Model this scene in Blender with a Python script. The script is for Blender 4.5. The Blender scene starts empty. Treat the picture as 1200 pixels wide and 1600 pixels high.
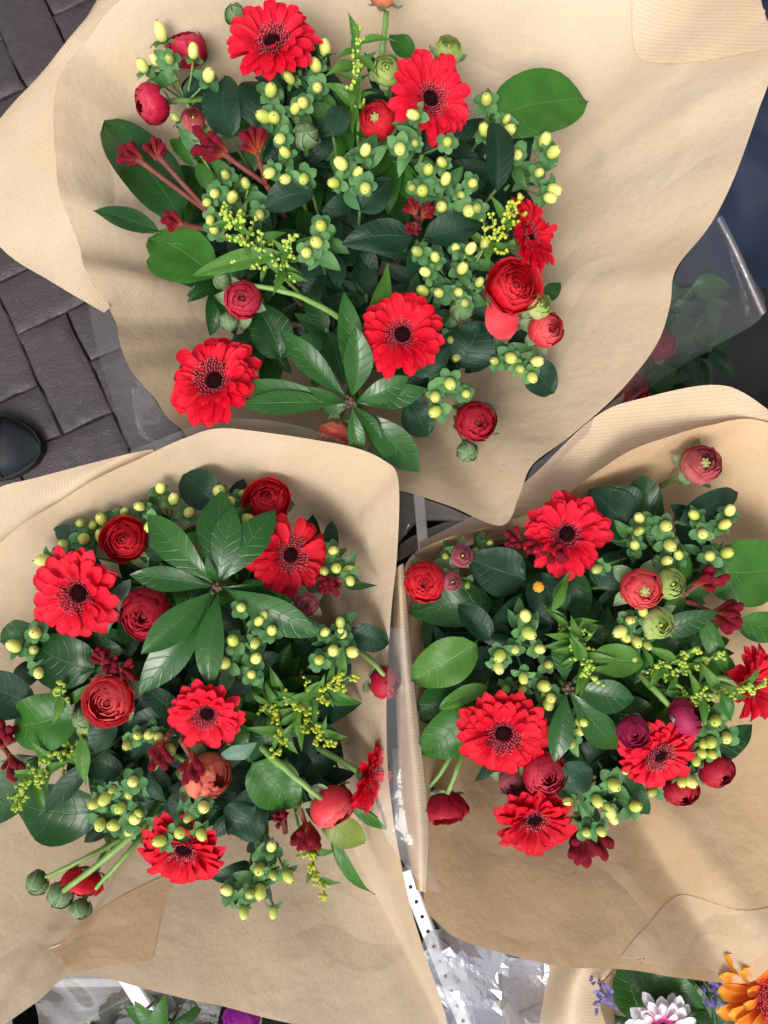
import bpy, math, random
from mathutils import Vector, Matrix, Quaternion, noise
from mathutils.bvhtree import BVHTree
R = math.radians
random.seed(7)
rnd = random.uniform; rnd_choice = random.choice
# ------------------------------------------------------------------ camera, sky, sun, exposure
H, F = 1.40, 1203.0            # camera height (m) and focal length (photo pixels, photo is 1200 wide)
sc = bpy.context.scene
cam = bpy.data.cameras.new('camera'); co = bpy.data.objects.new('camera', cam)
sc.collection.objects.link(co); sc.camera = co
co.location = (0, 0, H); cam.sensor_fit = 'HORIZONTAL'; cam.angle = 2 * math.atan(600 / F)
cam.clip_start = .02; cam.clip_end = 500
w = bpy.data.worlds.new('World'); sc.world = w; w.use_nodes = True
nt = w.node_tree; bg = nt.nodes['Background']
sky = nt.nodes.new('ShaderNodeTexSky'); sky.sky_type = 'NISHITA'; sky.sun_disc = False
SUN_EL, SUN_AZ = R(58), R(200)
sky.sun_elevation = SUN_EL; sky.sun_rotation = SUN_AZ; sky.dust_density = 6; sky.air_density = 1.0; sky.ozone_density = .5
hs = nt.nodes.new('ShaderNodeHueSaturation'); hs.inputs['Saturation'].default_value = .18
nt.links.new(sky.outputs[0], hs.inputs['Color']); nt.links.new(hs.outputs[0], bg.inputs[0])
bg.inputs[1].default_value = .13
sl = bpy.data.lights.new('sun', 'SUN'); so = bpy.data.objects.new('sun', sl); sc.collection.objects.link(so)
sl.energy = 1.4; sl.angle = R(22); sl.color = (1, .95, .88)
sd = Vector((math.sin(SUN_AZ) * math.cos(SUN_EL), math.cos(SUN_AZ) * math.cos(SUN_EL), math.sin(SUN_EL)))
so.rotation_euler = sd.to_track_quat('Z', 'Y').to_euler(); so.location = sd * 5
sc.view_settings.view_transform = 'Standard'; sc.view_settings.look = 'None'
sc.view_settings.exposure = .5; sc.view_settings.gamma = 1

# ------------------------------------------------------------------ materials
def mat(name):
    m = bpy.data.materials.new(name); m.use_nodes = True
    return m, m.node_tree, m.node_tree.nodes['Principled BSDF']
def N(t, kind, **kw):
    n = t.nodes.new(kind)
    for k, v in kw.items(): setattr(n, k, v)
    return n
def mth(t, op, a, b=None):
    n = N(t, 'ShaderNodeMath', operation=op)
    for i, x in enumerate((a, b)):
        if x is None: continue
        if isinstance(x, (int, float)): n.inputs[i].default_value = x
        else: t.links.new(x, n.inputs[i])
    return n.outputs[0]
def mixc(t, fac, a, b):
    n = N(t, 'ShaderNodeMix', data_type='RGBA')
    if isinstance(fac, (int, float)): n.inputs[0].default_value = fac
    else: t.links.new(fac, n.inputs[0])
    for s, x in ((6, a), (7, b)):
        if isinstance(x, tuple): n.inputs[s].default_value = (*x, 1)
        else: t.links.new(x, n.inputs[s])
    return n.outputs[2]
def ramp(t, fac, lo, hi):
    n = N(t, 'ShaderNodeMapRange'); n.clamp = True
    t.links.new(fac, n.inputs[0]); n.inputs[1].default_value = lo; n.inputs[2].default_value = hi
    return n.outputs[0]
def nz(t, scale, detail=3, vec=None):
    n = N(t, 'ShaderNodeTexNoise'); n.inputs['Scale'].default_value = scale; n.inputs['Detail'].default_value = detail
    if vec is None:
        vec = N(t, 'ShaderNodeTexCoord').outputs['Object']
    t.links.new(vec, n.inputs['Vector']); return n.outputs[0]
def bump(t, b, h, dist, strength=1):
    n = N(t, 'ShaderNodeBump'); n.inputs['Distance'].default_value = dist; n.inputs['Strength'].default_value = strength
    t.links.new(h, n.inputs['Height']); t.links.new(n.outputs[0], b.inputs['Normal'])
def translucent(t, b, col, fac):
    tr = N(t, 'ShaderNodeBsdfTranslucent'); mx = N(t, 'ShaderNodeMixShader'); mx.inputs[0].default_value = fac
    if isinstance(col, tuple): tr.inputs[0].default_value = (*col, 1)
    else: t.links.new(col, tr.inputs[0])
    t.links.new(b.outputs[0], mx.inputs[1]); t.links.new(tr.outputs[0], mx.inputs[2])
    t.links.new(mx.outputs[0], t.nodes['Material Output'].inputs[0])
def uvxy(t):
    s = N(t, 'ShaderNodeSeparateXYZ'); t.links.new(N(t, 'ShaderNodeUVMap').outputs[0], s.inputs[0])
    return s.outputs[0], s.outputs[1]
def rand(t): return N(t, 'ShaderNodeObjectInfo').outputs['Random']

def petal_mat(name, c1, c2, edge=None, rough=.55, tr=.22, base=None, bp=.0003):
    """u along the petal (0 base, 1 tip), v across (-1..1)"""
    m, t, b = mat(name); u, v = uvxy(t)
    col = mixc(t, rand(t), c1, c2)
    if base: col = mixc(t, ramp(t, u, .15, .6), base, col)
    if edge: col = mixc(t, ramp(t, u, .78, 1.0), col, edge)
    cmb = N(t, 'ShaderNodeCombineXYZ'); t.links.new(mth(t, 'MULTIPLY', u, 1.5), cmb.inputs[0]); t.links.new(mth(t, 'MULTIPLY', v, 9), cmb.inputs[1])
    st = nz(t, 3, 2, cmb.outputs[0])
    col = mixc(t, mth(t, 'MULTIPLY', ramp(t, st, .35, .75), .3), col, tuple(x * .6 for x in c1))
    t.links.new(col, b.inputs['Base Color']); b.inputs['Roughness'].default_value = rough
    b.inputs['Specular IOR Level'].default_value = .25
    bump(t, b, st, bp); translucent(t, b, col, tr); return m
def leaf_mat(name, c1, c2, rib, rough=.38, ribw=.05, veins=.12, edge=None, tr=.10, spec=.28):
    m, t, b = mat(name); u, v = uvxy(t)
    av = mth(t, 'ABSOLUTE', v)
    n1 = nz(t, 40, 3)
    col = mixc(t, rand(t), c1, c2)
    col = mixc(t, mth(t, 'MULTIPLY', ramp(t, n1, .4, .7), .45), col, tuple(x * .62 for x in c1))
    wv = mth(t, 'SINE', mth(t, 'ADD', mth(t, 'MULTIPLY', mth(t, 'SUBTRACT', u, mth(t, 'MULTIPLY', av, .16)), 52), mth(t, 'MULTIPLY', n1, 7)))
    vein = ramp(t, wv, .80, 1.0); spot = ramp(t, nz(t, 170, 2), .70, .76)
    col = mixc(t, mth(t, 'MULTIPLY', vein, veins), col, rib)
    mid = mth(t, 'SUBTRACT', 1, ramp(t, av, ribw * .4, ribw))
    col = mixc(t, mth(t, 'MULTIPLY', mid, .8), col, rib)
    if edge: col = mixc(t, mth(t, 'MULTIPLY', ramp(t, av, .93, .985), .8), col, edge)
    col = mixc(t, mth(t, 'MULTIPLY', spot, .35), col, tuple(x * 1.5 + .03 for x in c2))
    t.links.new(col, b.inputs['Base Color']); t.links.new(mth(t, 'ADD', mth(t, 'MULTIPLY', n1, .25), rough - .12), b.inputs['Roughness'])
    b.inputs['Specular IOR Level'].default_value = spec
    hgt = mth(t, 'ADD', mth(t, 'MULTIPLY', vein, -.5), mth(t, 'ADD', mth(t, 'MULTIPLY', mid, -1), mth(t, 'MULTIPLY', n1, .6)))
    bump(t, b, hgt, .0006, .6); translucent(t, b, col, tr); return m
def plain(name, c1, c2, scale=60, rough=.5, spec=.4, bp=.0004, metal=0, tr=0):
    m, t, b = mat(name)
    n1 = nz(t, scale, 4); col = mixc(t, ramp(t, n1, .3, .7), c1, c2)
    t.links.new(col, b.inputs['Base Color']); b.inputs['Roughness'].default_value = rough
    b.inputs['Specular IOR Level'].default_value = spec; b.inputs['Metallic'].default_value = metal
    if bp: bump(t, b, n1, bp)
    if tr: translucent(t, b, col, tr)
    return m
def paper_mat(name, c1, c2, ribs, tr=.22):
    m, t, b = mat(name); u, v = uvxy(t)
    g = N(t, 'ShaderNodeNewGeometry').outputs['Position']
    big = nz(t, 7, 4, g); fib = nz(t, 260, 3, g); warp = nz(t, 5, 2, g)
    col = mixc(t, ramp(t, big, .3, .7), c1, c2)
    col = mixc(t, mth(t, 'MULTIPLY', ramp(t, fib, .4, .75), .16), col, tuple(x * .6 for x in c1))
    s = mth(t, 'SINE', mth(t, 'ADD', mth(t, 'MULTIPLY', u, 2 * math.pi / .0031), mth(t, 'MULTIPLY', warp, 5)))
    col = mixc(t, mth(t, 'MULTIPLY', ramp(t, s, -.2, 1),   .30 * ribs), col, tuple(x * .72 for x in c1))
    t.links.new(col, b.inputs['Base Color']); b.inputs['Roughness'].default_value = .48
    b.inputs['Specular IOR Level'].default_value = .35
    cr = N(t, 'ShaderNodeTexNoise'); cr.inputs['Scale'].default_value = 11; cr.inputs['Detail'].default_value = 5; t.links.new(g, cr.inputs['Vector'])
    vo = N(t, 'ShaderNodeTexVoronoi', feature='DISTANCE_TO_EDGE'); vo.inputs['Scale'].default_value = 5.5
    wp = N(t, 'ShaderNodeVectorMath', operation='ADD'); t.links.new(g, wp.inputs[0]); wn = N(t, 'ShaderNodeTexNoise'); wn.inputs['Scale'].default_value = 4; t.links.new(g, wn.inputs['Vector'])
    ws = N(t, 'ShaderNodeVectorMath', operation='SCALE'); ws.inputs['Scale'].default_value = .22; t.links.new(wn.outputs['Color'], ws.inputs[0]); t.links.new(ws.outputs[0], wp.inputs[1]); t.links.new(wp.outputs[0], vo.inputs['Vector'])
    fold = mth(t, 'MULTIPLY', ramp(t, vo.outputs['Distance'], 0, .14), mth(t, 'MULTIPLY', ramp(t, big, .42, .62), .0022))
    hgt = mth(t, 'ADD', fold, mth(t, 'ADD', mth(t, 'MULTIPLY', s, .00005 * ribs), mth(t, 'ADD', mth(t, 'MULTIPLY', fib, .00018), mth(t, 'MULTIPLY', cr.outputs[0], .007))))
    bump(t, b, hgt, 1, .8); translucent(t, b, col, tr); return m

M = {}
M['paper'] = paper_mat('ribbed_kraft', (.70, .53, .355), (.78, .63, .46), 1, .32)
M['paper_back_and_shade'] = paper_mat('smooth_kraft', (.58, .395, .23), (.66, .47, .295), .25, .2)  # brown side of the kraft; also paints the shade of the doubled overlap
M['paper_smooth'] = paper_mat('pale_smooth_kraft', (.66, .49, .32), (.70, .53, .36), .15, .25)
M['red'] = petal_mat('red_petal', (.66, .002, .018), (.82, .004, .030), rough=.5)
M['red2'] = petal_mat('red_petal_deep', (.54, .002, .014), (.68, .003, .022), rough=.5)
M['red3'] = petal_mat('red_petal_bright', (.76, .006, .030), (.86, .012, .045), rough=.5)
M['white_petal'] = petal_mat('white_pink_petal', (.85, .80, .84), (.88, .84, .86), base=(.75, .05, .38))
M['orange_petal'] = petal_mat('orange_petal', (.85, .20, .02), (.90, .36, .03), edge=(.9, .5, .06), base=(.8, .05, .03))
RC = dict(red=((.60, .005, .014), (.72, .014, .03), (.72, .04, .06)), dark=((.36, .004, .022), (.46, .010, .04), (.50, .03, .05)),
          crimson=((.45, .006, .03), (.58, .014, .06), (.62, .06, .10)), salmon=((.70, .03, .05), (.76, .06, .08), (.80, .14, .14)),
          pink=((.55, .10, .12), (.62, .19, .17), (.42, .07, .08)), orange=((.68, .20, .10), (.72, .28, .16), (.55, .06, .06)),
          magenta=((.36, .012, .07), (.46, .03, .12), (.25, .01, .05)), green=((.42, .52, .15), (.52, .60, .26), (.36, .48, .12)),
          bud=((.12, .21, .08), (.19, .29, .14), (.34, .40, .26)), purple=((.42, .03, .42), (.52, .06, .52), (.3, .02, .3)),
          dusty=((.42, .10, .14), (.5, .16, .2), (.34, .08, .1)))
for k, (a, b_, e) in RC.items(): M['r_' + k] = petal_mat('ranunculus_' + k, a, b_, e, rough=.5, tr=.25)
M['salal'] = leaf_mat('salal_leaf', (.020, .095, .008), (.038, .14, .016), (.05, .15, .03), rough=.36)
M['dark'] = leaf_mat('dark_leaf', (.008, .046, .008), (.017, .072, .013), (.03, .09, .025), rough=.32)
M['whorl'] = leaf_mat('whorl_leaf', (.012, .068, .009), (.026, .108, .015), (.05, .13, .035), rough=.30, ribw=.05, veins=.05, spec=.45)
M['blue'] = leaf_mat('bluegreen_leaf', (.006, .031, .014), (.014, .054, .023), (.025, .07, .035), rough=.45, veins=.06, spec=.28)
M['pale'] = leaf_mat('pale_leaf', (.09, .17, .12), (.12, .21, .15), (.16, .26, .18), rough=.45)
M['bright'] = leaf_mat('bright_leaf', (.06, .17, .022), (.09, .22, .03), (.15, .28, .07), rough=.42, tr=.2)
M['bright2'] = leaf_mat('young_leaf', (.04, .13, .035), (.065, .17, .045), (.1, .2, .07), rough=.45, tr=.15)
M['olive'] = leaf_mat('olive_leaf', (.15, .20, .03), (.17, .23, .04), (.2, .26, .08))
M['sepal'] = leaf_mat('hypericum_sepal', (.065, .19, .065), (.16, .34, .12), (.18, .35, .15), rough=.45, veins=.1, edge=(.2, .36, .17), tr=.18)
M['rsepal'] = leaf_mat('ranunculus_sepal', (.20, .29, .13), (.28, .36, .2), (.32, .4, .26), rough=.5, edge=(.42, .44, .36), tr=.2)
M['stem'] = plain('green_stem', (.14, .26, .06), (.20, .34, .09), 80)
M['stem_dark'] = plain('dark_stem', (.05, .10, .03), (.09, .13, .04), 80)
M['stem_red'] = plain('red_stem', (.13, .025, .022), (.19, .055, .035), 120, rough=.7)
M['twig'] = plain('brown_node', (.06, .035, .025), (.11, .065, .045), 200)
M['eye'] = plain('flower_eye', (.008, .0015, .002), (.035, .004, .008), 300, rough=.8, spec=.1)
M['floret'] = plain('floret', (.20, .003, .012), (.36, .006, .022), 300, rough=.6)
M['floret_tip'] = plain('floret_tip', (.58, .09, .13), (.66, .22, .24), 300, rough=.6)
M['button'] = plain('green_button', (.32, .36, .10), (.42, .44, .16), 300)
M['yellow'] = plain('yellow_bud', (.40, .47, .04), (.54, .58, .07), 300)
M['lime'] = plain('lime_bud', (.36, .50, .07), (.46, .58, .10), 300)
M['tip'] = plain('berry_tip', (.10, .06, .02), (.16, .10, .03), 300)
def berry_mat(name, c1, c2):
    m, t, b = mat(name); u, v = uvxy(t)
    col = mixc(t, rand(t), c1, c2); col = mixc(t, ramp(t, u, 0, .5), (.30, .40, .09), col)
    t.links.new(col, b.inputs['Base Color']); b.inputs['Roughness'].default_value = .33
    b.inputs['Subsurface Weight'].default_value = .15; b.inputs['Subsurface Radius'].default_value = (.004, .004, .001)
    b.inputs['Subsurface Scale'].default_value = .5
    return m
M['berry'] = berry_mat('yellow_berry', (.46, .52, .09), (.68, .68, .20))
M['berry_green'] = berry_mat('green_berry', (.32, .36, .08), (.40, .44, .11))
def paw_mat():
    m, t, b = mat('kangaroo_paw'); u, v = uvxy(t)
    n1 = nz(t, 500, 3); col = mixc(t, ramp(t, u, .05, .6), (.50, .10, .03), (.24, .006, .026))
    col = mixc(t, mth(t, 'MULTIPLY', ramp(t, n1, .4, .7), .22), col, (.48, .07, .04))
    t.links.new(col, b.inputs['Base Color']); b.inputs['Roughness'].default_value = .7; b.inputs['Specular IOR Level'].default_value = .12
    bump(t, b, n1, .001); return m
M['paw'] = paw_mat()
def cello_mat(name, glossy=.03, veil=.05, veilc=(.8, .8, .85), tint=(.93, .93, .94), rough=.07):
    m, t, b = mat(name); t.nodes.remove(b); out = t.nodes['Material Output']
    tr = N(t, 'ShaderNodeBsdfTransparent'); tr.inputs[0].default_value = (*tint, 1)
    gl = N(t, 'ShaderNodeBsdfGlossy'); gl.inputs['Roughness'].default_value = rough
    df = N(t, 'ShaderNodeBsdfDiffuse'); df.inputs[0].default_value = (*veilc, 1)
    lw = N(t, 'ShaderNodeLayerWeight'); lw.inputs[0].default_value = .25
    g = N(t, 'ShaderNodeNewGeometry').outputs['Position']; bn = N(t, 'ShaderNodeBump'); bn.inputs['Distance'].default_value = .004; bn.inputs['Strength'].default_value = .5
    t.links.new(nz(t, 35, 3, g), bn.inputs['Height']); t.links.new(bn.outputs[0], gl.inputs['Normal'])
    m1 = N(t, 'ShaderNodeMixShader'); m1.inputs[0].default_value = veil
    t.links.new(tr.outputs[0], m1.inputs[1]); t.links.new(df.outputs[0], m1.inputs[2])
    m2 = N(t, 'ShaderNodeMixShader'); t.links.new(mth(t, 'ADD', mth(t, 'MULTIPLY', lw.outputs[0], .18), glossy), m2.inputs[0])
    t.links.new(m1.outputs[0], m2.inputs[1]); t.links.new(gl.outputs[0], m2.inputs[2]); t.links.new(m2.outputs[0], out.inputs[0])
    return m
M['cello'] = cello_mat('cellophane')
M['cello_milky'] = cello_mat('milky_cellophane', .025, .12, (.72, .68, .66))
M['cello_crumple'] = cello_mat('crumpled_cellophane', .36, .30, (.80, .82, 1.0), rough=.12)
M['cello_edge'] = cello_mat('cellophane_edge', .15, .25, (.75, .68, .68))
def brick_mat():
    m, t, b = mat('clay_paver'); g = N(t, 'ShaderNodeNewGeometry').outputs['Position']
    n1 = nz(t, 9, 5, g); n2 = nz(t, 45, 4, g); n3 = nz(t, 240, 2, g)
    col = mixc(t, rand(t), (.029, .020, .024), (.045, .029, .032))
    col = mixc(t, mth(t, 'MULTIPLY', ramp(t, n1, .45, .62), .55), col, (.026, .025, .033))
    col = mixc(t, mth(t, 'MULTIPLY', ramp(t, n2, .55, .68), .45), col, (.020, .015, .017))
    col = mixc(t, ramp(t, n3, .73, .78), col, (.2, .19, .2))
    t.links.new(col, b.inputs['Base Color'])
    t.links.new(mth(t, 'ADD', mth(t, 'MULTIPLY', n2, .6), .25), b.inputs['Roughness'])
    bump(t, b, mth(t, 'ADD', n2, mth(t, 'MULTIPLY', n3, .5)), .0022, .8); return m
M['brick'] = brick_mat()
M['ground'] = plain('joint_sand', (.016, .014, .014), (.03, .027, .026), 120, rough=.9)
M['black'] = plain('black_plastic', (.010, .010, .012), (.018, .018, .02), 30, rough=.38)
M['shoe'] = plain('black_leather', (.006, .008, .011), (.013, .018, .024), 14, rough=.62, bp=.0008)
M['rubber'] = plain('shoe_rubber', (.008, .008, .009), (.014, .014, .015), 60, rough=.7)
M['navy'] = plain('navy_plastic', (.005, .009, .026), (.012, .021, .052), 8, rough=.75)
M['white_metal'] = plain('white_metal', (.74, .74, .75), (.80, .80, .80), 30, rough=.35)
M['grey_metal'] = plain('grey_metal', (.30, .30, .33), (.38, .38, .4), 30, rough=.4)
M['hole'] = plain('hole_dark', (.01, .01, .01), (.015, .015, .015), 30, rough=.9)
M['statice'] = petal_mat('statice_petal', (.20, .16, .48), (.30, .25, .58))
M['orange_btn'] = plain('orange_button', (.70, .30, .02), (.80, .42, .03), 400, bp=.001)

# ------------------------------------------------------------------ mesh helpers
col = sc.collection
def W(px, py, z):
    d = (H - z) / F
    return Vector(((px - 600) * d, (800 - py) * d, z))
def S(px, z): return px * (H - z) / F
def mesh(name, vs, fs, mats, uv=None, mi=None, smooth=True):
    me = bpy.data.meshes.new(name); me.from_pydata([tuple(v) for v in vs], [], fs)
    for m in (mats if isinstance(mats, list) else [mats]): me.materials.append(M[m])
    if smooth: me.polygons.foreach_set('use_smooth', [True] * len(me.polygons))
    if uv:
        l = me.uv_layers.new(name='UVMap'); li = [0] * len(me.loops); me.loops.foreach_get('vertex_index', li)
        l.data.foreach_set('uv', [c for i in li for c in uv[i]])
    if mi: me.polygons.foreach_set('material_index', mi)
    me.update(); return me
def obj(name, me, parent=None, mtx=None, kind=None):
    o = bpy.data.objects.new(name, me); col.objects.link(o)
    if parent: o.parent = parent
    if mtx is not None: o.matrix_basis = mtx
    if kind: o['kind'] = kind
    return o
def tag(o, label, cat, group=None):
    o['label'] = label; o['category'] = cat
    if group: o['group'] = group
    return o
def thing(name, label, cat, loc, group=None, q=None):
    o = bpy.data.objects.new(name, None); col.objects.link(o); o.location = loc; o.empty_display_size = .02
    if q: o.rotation_mode = 'QUATERNION'; o.rotation_quaternion = q
    return tag(o, label, cat, group)
def gridf(nu, nv, off=0):
    return [[off + i * (nv + 1) + j, off + (i + 1) * (nv + 1) + j, off + (i + 1) * (nv + 1) + j + 1, off + i * (nv + 1) + j + 1] for i in range(nu) for j in range(nv)]
def tube_geo(pts, radii, sides=7, off=0):
    """open tube with end caps through pts"""
    vs, fs = [], []
    n = len(pts); ref = Vector((.31, .77, .55))
    for i, p in enumerate(pts):
        tg = (pts[min(i + 1, n - 1)] - pts[max(i - 1, 0)]).normalized()
        a = tg.cross(ref).normalized(); b = tg.cross(a)
        r = radii[i] if isinstance(radii, (list, tuple)) else radii
        for s in range(sides):
            an = 2 * math.pi * s / sides
            vs.append(p + a * math.cos(an) * r + b * math.sin(an) * r)
    for i in range(n - 1):
        for s in range(sides):
            s2 = (s + 1) % sides
            fs.append([off + i * sides + s, off + i * sides + s2, off + (i + 1) * sides + s2, off + (i + 1) * sides + s])
    fs.append([off + s for s in range(sides)][::-1]); fs.append([off + (n - 1) * sides + s for s in range(sides)])
    return vs, fs
def bez(a, b, c, n=8):
    return [a * (1 - t) ** 2 + b * 2 * t * (1 - t) + c * t * t for t in [i / n for i in range(n + 1)]]
def join(parts):
    vs, fs = [], []
    for v, f in parts:
        o = len(vs); vs += v; fs += [[i + o for i in q] for q in f]
    return vs, fs
def rel(vs, o): return [v - o for v in vs]
def cat_rom(pts, per, closed):
    out = []; n = len(pts)
    for i in range(n if closed else n - 1):
        g = lambda k: Vector(pts[k % n]) if closed else Vector(pts[max(0, min(n - 1, k))])
        p0, p1, p2, p3 = g(i - 1), g(i), g(i + 1), g(i + 2)
        for s in range(per):
            t = s / per
            out.append(.5 * ((2 * p1) + (p2 - p0) * t + (2 * p0 - 5 * p1 + 4 * p2 - p3) * t * t + (3 * p1 - p0 - 3 * p2 + p3) * t ** 3))
    if not closed: out.append(Vector(pts[-1]))
    return out
def resample(pts, n):
    d = [0]
    for a, b in zip(pts, pts[1:]): d.append(d[-1] + (b - a).length)
    out, j = [], 0
    for i in range(n + 1):
        s = d[-1] * i / n
        while j < len(d) - 2 and d[j + 1] < s: j += 1
        f = (s - d[j]) / max(1e-9, d[j + 1] - d[j]); out.append(pts[j].lerp(pts[j + 1], min(1, max(0, f))))
    return out
def nois(p, s, seed=0): return noise.noise(Vector(p) * s + Vector((seed * 7.1, seed * 3.3, seed * 1.7)))

# ------------------------------------------------------------------ leaves
PROF = dict(ovate=lambda s: (math.sin(math.pi * s ** .72)) ** .8, whorl=lambda s: (math.sin(math.pi * s ** 1.25)) ** .95,
            oblong=lambda s: (math.sin(math.pi * s ** .85)) ** .6, lance=lambda s: (math.sin(math.pi * s ** .7)) ** 1.15,
            round=lambda s: (math.sin(math.pi * min(1, s * .93 + .07) ** .95)) ** .5)
def leaf_geo(B, T, wd, prof, arch=.12, roll=0, fold=.12, wave=.03, seed=0, nu=9, nv=6, twist=0):
    B, T = Vector(B), Vector(T); d = T - B; L = d.length; x = d / L
    up = Vector((0, 0, 1)); y = up.cross(x)
    y = y.normalized() if y.length > .05 else Vector((0, 1, 0)); z = x.cross(y)
    vs, uv = [], []
    side = nois((seed, 0, 0), 1.3) * .10
    for i in range(nu + 1):
        s = i / nu; ang = roll + twist * s
        yy = y * math.cos(ang) + z * math.sin(ang); zz = z * math.cos(ang) - y * math.sin(ang)
        c = B + x * (L * s) + zz * (arch * L * math.sin(math.pi * s)) + yy * (side * L * math.sin(math.pi * s))
        hw = wd * .5 * max(.0, PROF[prof](min(.9999, max(.0001, s))))
        for j in range(nv + 1):
            v = j / nv * 2 - 1
            wv = math.sin(s * 9 + seed + v * 2) * wave * wd * abs(v) + nois((s * 2.2, v, seed), 1.5, 2) * wave * wd * 1.4
            vs.append(c + yy * (hw * v) + zz * (abs(v) ** 1.3 * hw * fold * 2 + wv)); uv.append((s, v))
    return vs, gridf(nu, nv), uv
def leaf(parent, B, T, wd, prof, m, **kw):
    vs, fs, uv = leaf_geo(B, T, wd, prof, seed=rnd(0, 50), **kw)
    o = parent.location if parent else Vector()
    return obj('leaf', mesh('leaf', rel(vs, o), fs, m, uv), parent)

# ------------------------------------------------------------------ bouquets: place and crown height
BQ = {1: dict(c=(540, 345), zt=.750), 2: dict(c=(300, 1085), zt=.745), 3: dict(c=(905, 1040), zt=.735), 4: dict(c=(1120, 1660), zt=.60), 5: dict(c=(330, 1660), zt=.50)}
for b in BQ.values():
    b['w'] = W(*b['c'], b['zt']); b['neck'] = Vector((b['w'].x, b['w'].y, .26))
def Z(k, px, py, off=0):
    b = BQ[k]; p = W(px, py, b['zt']); r2 = (p.x - b['w'].x) ** 2 + (p.y - b['w'].y) ** 2
    return b['zt'] - 1.0 * r2 + off
def P(k, px, py, off=0): return W(px, py, Z(k, px, py, off))
def root(k, j=.03):
    n = BQ[k]['neck']; return n + Vector((rnd(-j, j), rnd(-j, j), rnd(-.05, .0)))
def toward(k, p, f): 
    n = BQ[k]['neck']; return Vector((p.x + (n.x - p.x) * f, p.y + (n.y - p.y) * f, p.z))
def axis(t): return Vector((t[0], -t[1], t[2] if len(t) > 2 else 1)).normalized()
def stem_obj(parent, k, base, ax, r, m, start=None):
    """stem from flower base down along -ax, then curving to the neck of the bouquet"""
    e = root(k); L = (base - e).length
    ctl = base - ax * (L * .42)
    ctl.z = min(ctl.z, base.z - .01)
    pts = bez(base, ctl, e, 9)
    vs, fs = tube_geo(pts, r, 7)
    inv = parent.matrix_basis.inverted() if parent.rotation_mode == 'QUATERNION' else None
    mw = Matrix.LocRotScale(parent.location, parent.rotation_quaternion if parent.rotation_mode == 'QUATERNION' else None, None).inverted()
    return obj('stem', mesh('stem', [mw @ v for v in vs], fs, m), parent)

# ------------------------------------------------------------------ gerbera
def gerb_petal(seed, lift, droop, wid=1, x0=.30, x1=1.0):
    nu, nv = 8, 4; vs, uv = [], []
    bend = nois((seed, 1, 2), 1.7) * .10
    for i in range(nu + 1):
        s = i / nu; x = x0 + (x1 - x0) * s
        st = min(1, s / .6); hw = (.055 + .085 * st * st * (3 - 2 * st)) * wid
        if s > .74: hw *= max(0.0, 1 - ((s - .74) / .265) ** 2.4) ** .5
        for j in range(nv + 1):
            v = j / nv * 2 - 1
            z = lift * s - droop * s ** 3 + .018 * math.cos(v * math.pi * 1.5) * st + .10 * hw * v * v * 4 + nois((s * 2, v, seed), 1.2) * .02
            nt_ = .012 * math.cos(v * 7) if i == nu - 1 else 0
            vs.append((x + nt_, v * hw + bend * s * s, z)); uv.append((s, v))
    return vs, gridf(nu, nv), uv
GM = {}
def gerb_meshes(cn):
    if cn in GM: return GM[cn]
    rows = []
    for lay, (lift, dr, wd, xa, xb) in enumerate(((.07, .10, .96, .30, 1.0), (.13, .09, .90, .30, .96), (.20, .07, .66, .36, .76))):
        rows.append([mesh('gerbera_petal', v_, f_, cn, u_) for v_, f_, u_ in [gerb_petal(lay * 10 + q, lift + rnd(-.03, .03), dr + rnd(-.03, .05), wd, xa, xb) for q in range(5)]])
    GM[cn] = rows; return rows
def floret_mesh(mats):
    vs, fs, mi = [], [], []
    rg = random.Random(3)
    for r0, n, h in ((.185, 28, .09), (.235, 34, .11), (.285, 40, .12), (.335, 44, .13), (.385, 46, .12)):
        for i in range(n):
            a = 2 * math.pi * (i + rg.random() * .7) / n; r = r0 * (1 + rg.uniform(-.05, .05))
            d = Vector((math.cos(a), math.sin(a), 0)); q = Vector((-d.y, d.x, 0)); hh = h * rg.uniform(.7, 1.25)
            lean = d * (.03 + .14 * (r0 - .2)) + q * rg.uniform(-.02, .02)
            o = len(vs)
            for lev, wd in ((0, .014), (.80, .012), (1, .009)):
                c = d * r + lean * lev + Vector((0, 0, hh * lev + .02))
                for e, g in ((1, 0), (0, 1), (-1, 0), (0, -1)): vs.append(c + d * (e * wd) + q * (g * wd))
            for lev in (0, 1):
                for s in range(4):
                    fs.append([o + lev * 4 + s, o + lev * 4 + (s + 1) % 4, o + lev * 4 + 4 + (s + 1) % 4, o + lev * 4 + 4 + s]); mi.append(lev)
            fs.append([o + 8, o + 9, o + 10, o + 11]); mi.append(1)
    dv, df = lathe([(.44, .0), (.40, .03), (.25, .03), (.001, .02)], 24); o = len(vs); vs += dv; fs += [[i + o for i in f] for f in df]; mi += [0] * len(df)
    return mesh('florets', vs, fs, mats, None, mi)
def eye_mesh():
    parts = []; rg = random.Random(5)
    def dome(r, h, n=14, c=Vector()):
        vs = [Vector((r * math.cos(2 * math.pi * i / n) * q, r * math.sin(2 * math.pi * i / n) * q, h * (1 - q * q) + .005)) + c for q in (1, .7, .35) for i in range(n)] + [Vector((0, 0, h)) + c]
        fs = [[k * n + i, k * n + (i + 1) % n, (k + 1) * n + (i + 1) % n, (k + 1) * n + i] for k in (0, 1) for i in range(n)] + [[2 * n + i, 2 * n + (i + 1) % n, 3 * n] for i in range(n)]
        return vs, fs
    parts.append(dome(.18, .05))
    for i in range(60):
        r = .175 * math.sqrt((i + .5) / 60); a = i * 2.39996
        parts.append(dome(.017, .05, 5, Vector((r * math.cos(a), r * math.sin(a), .035 - r * .1))))
    return mesh('eye', *join(parts), 'eye')
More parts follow.
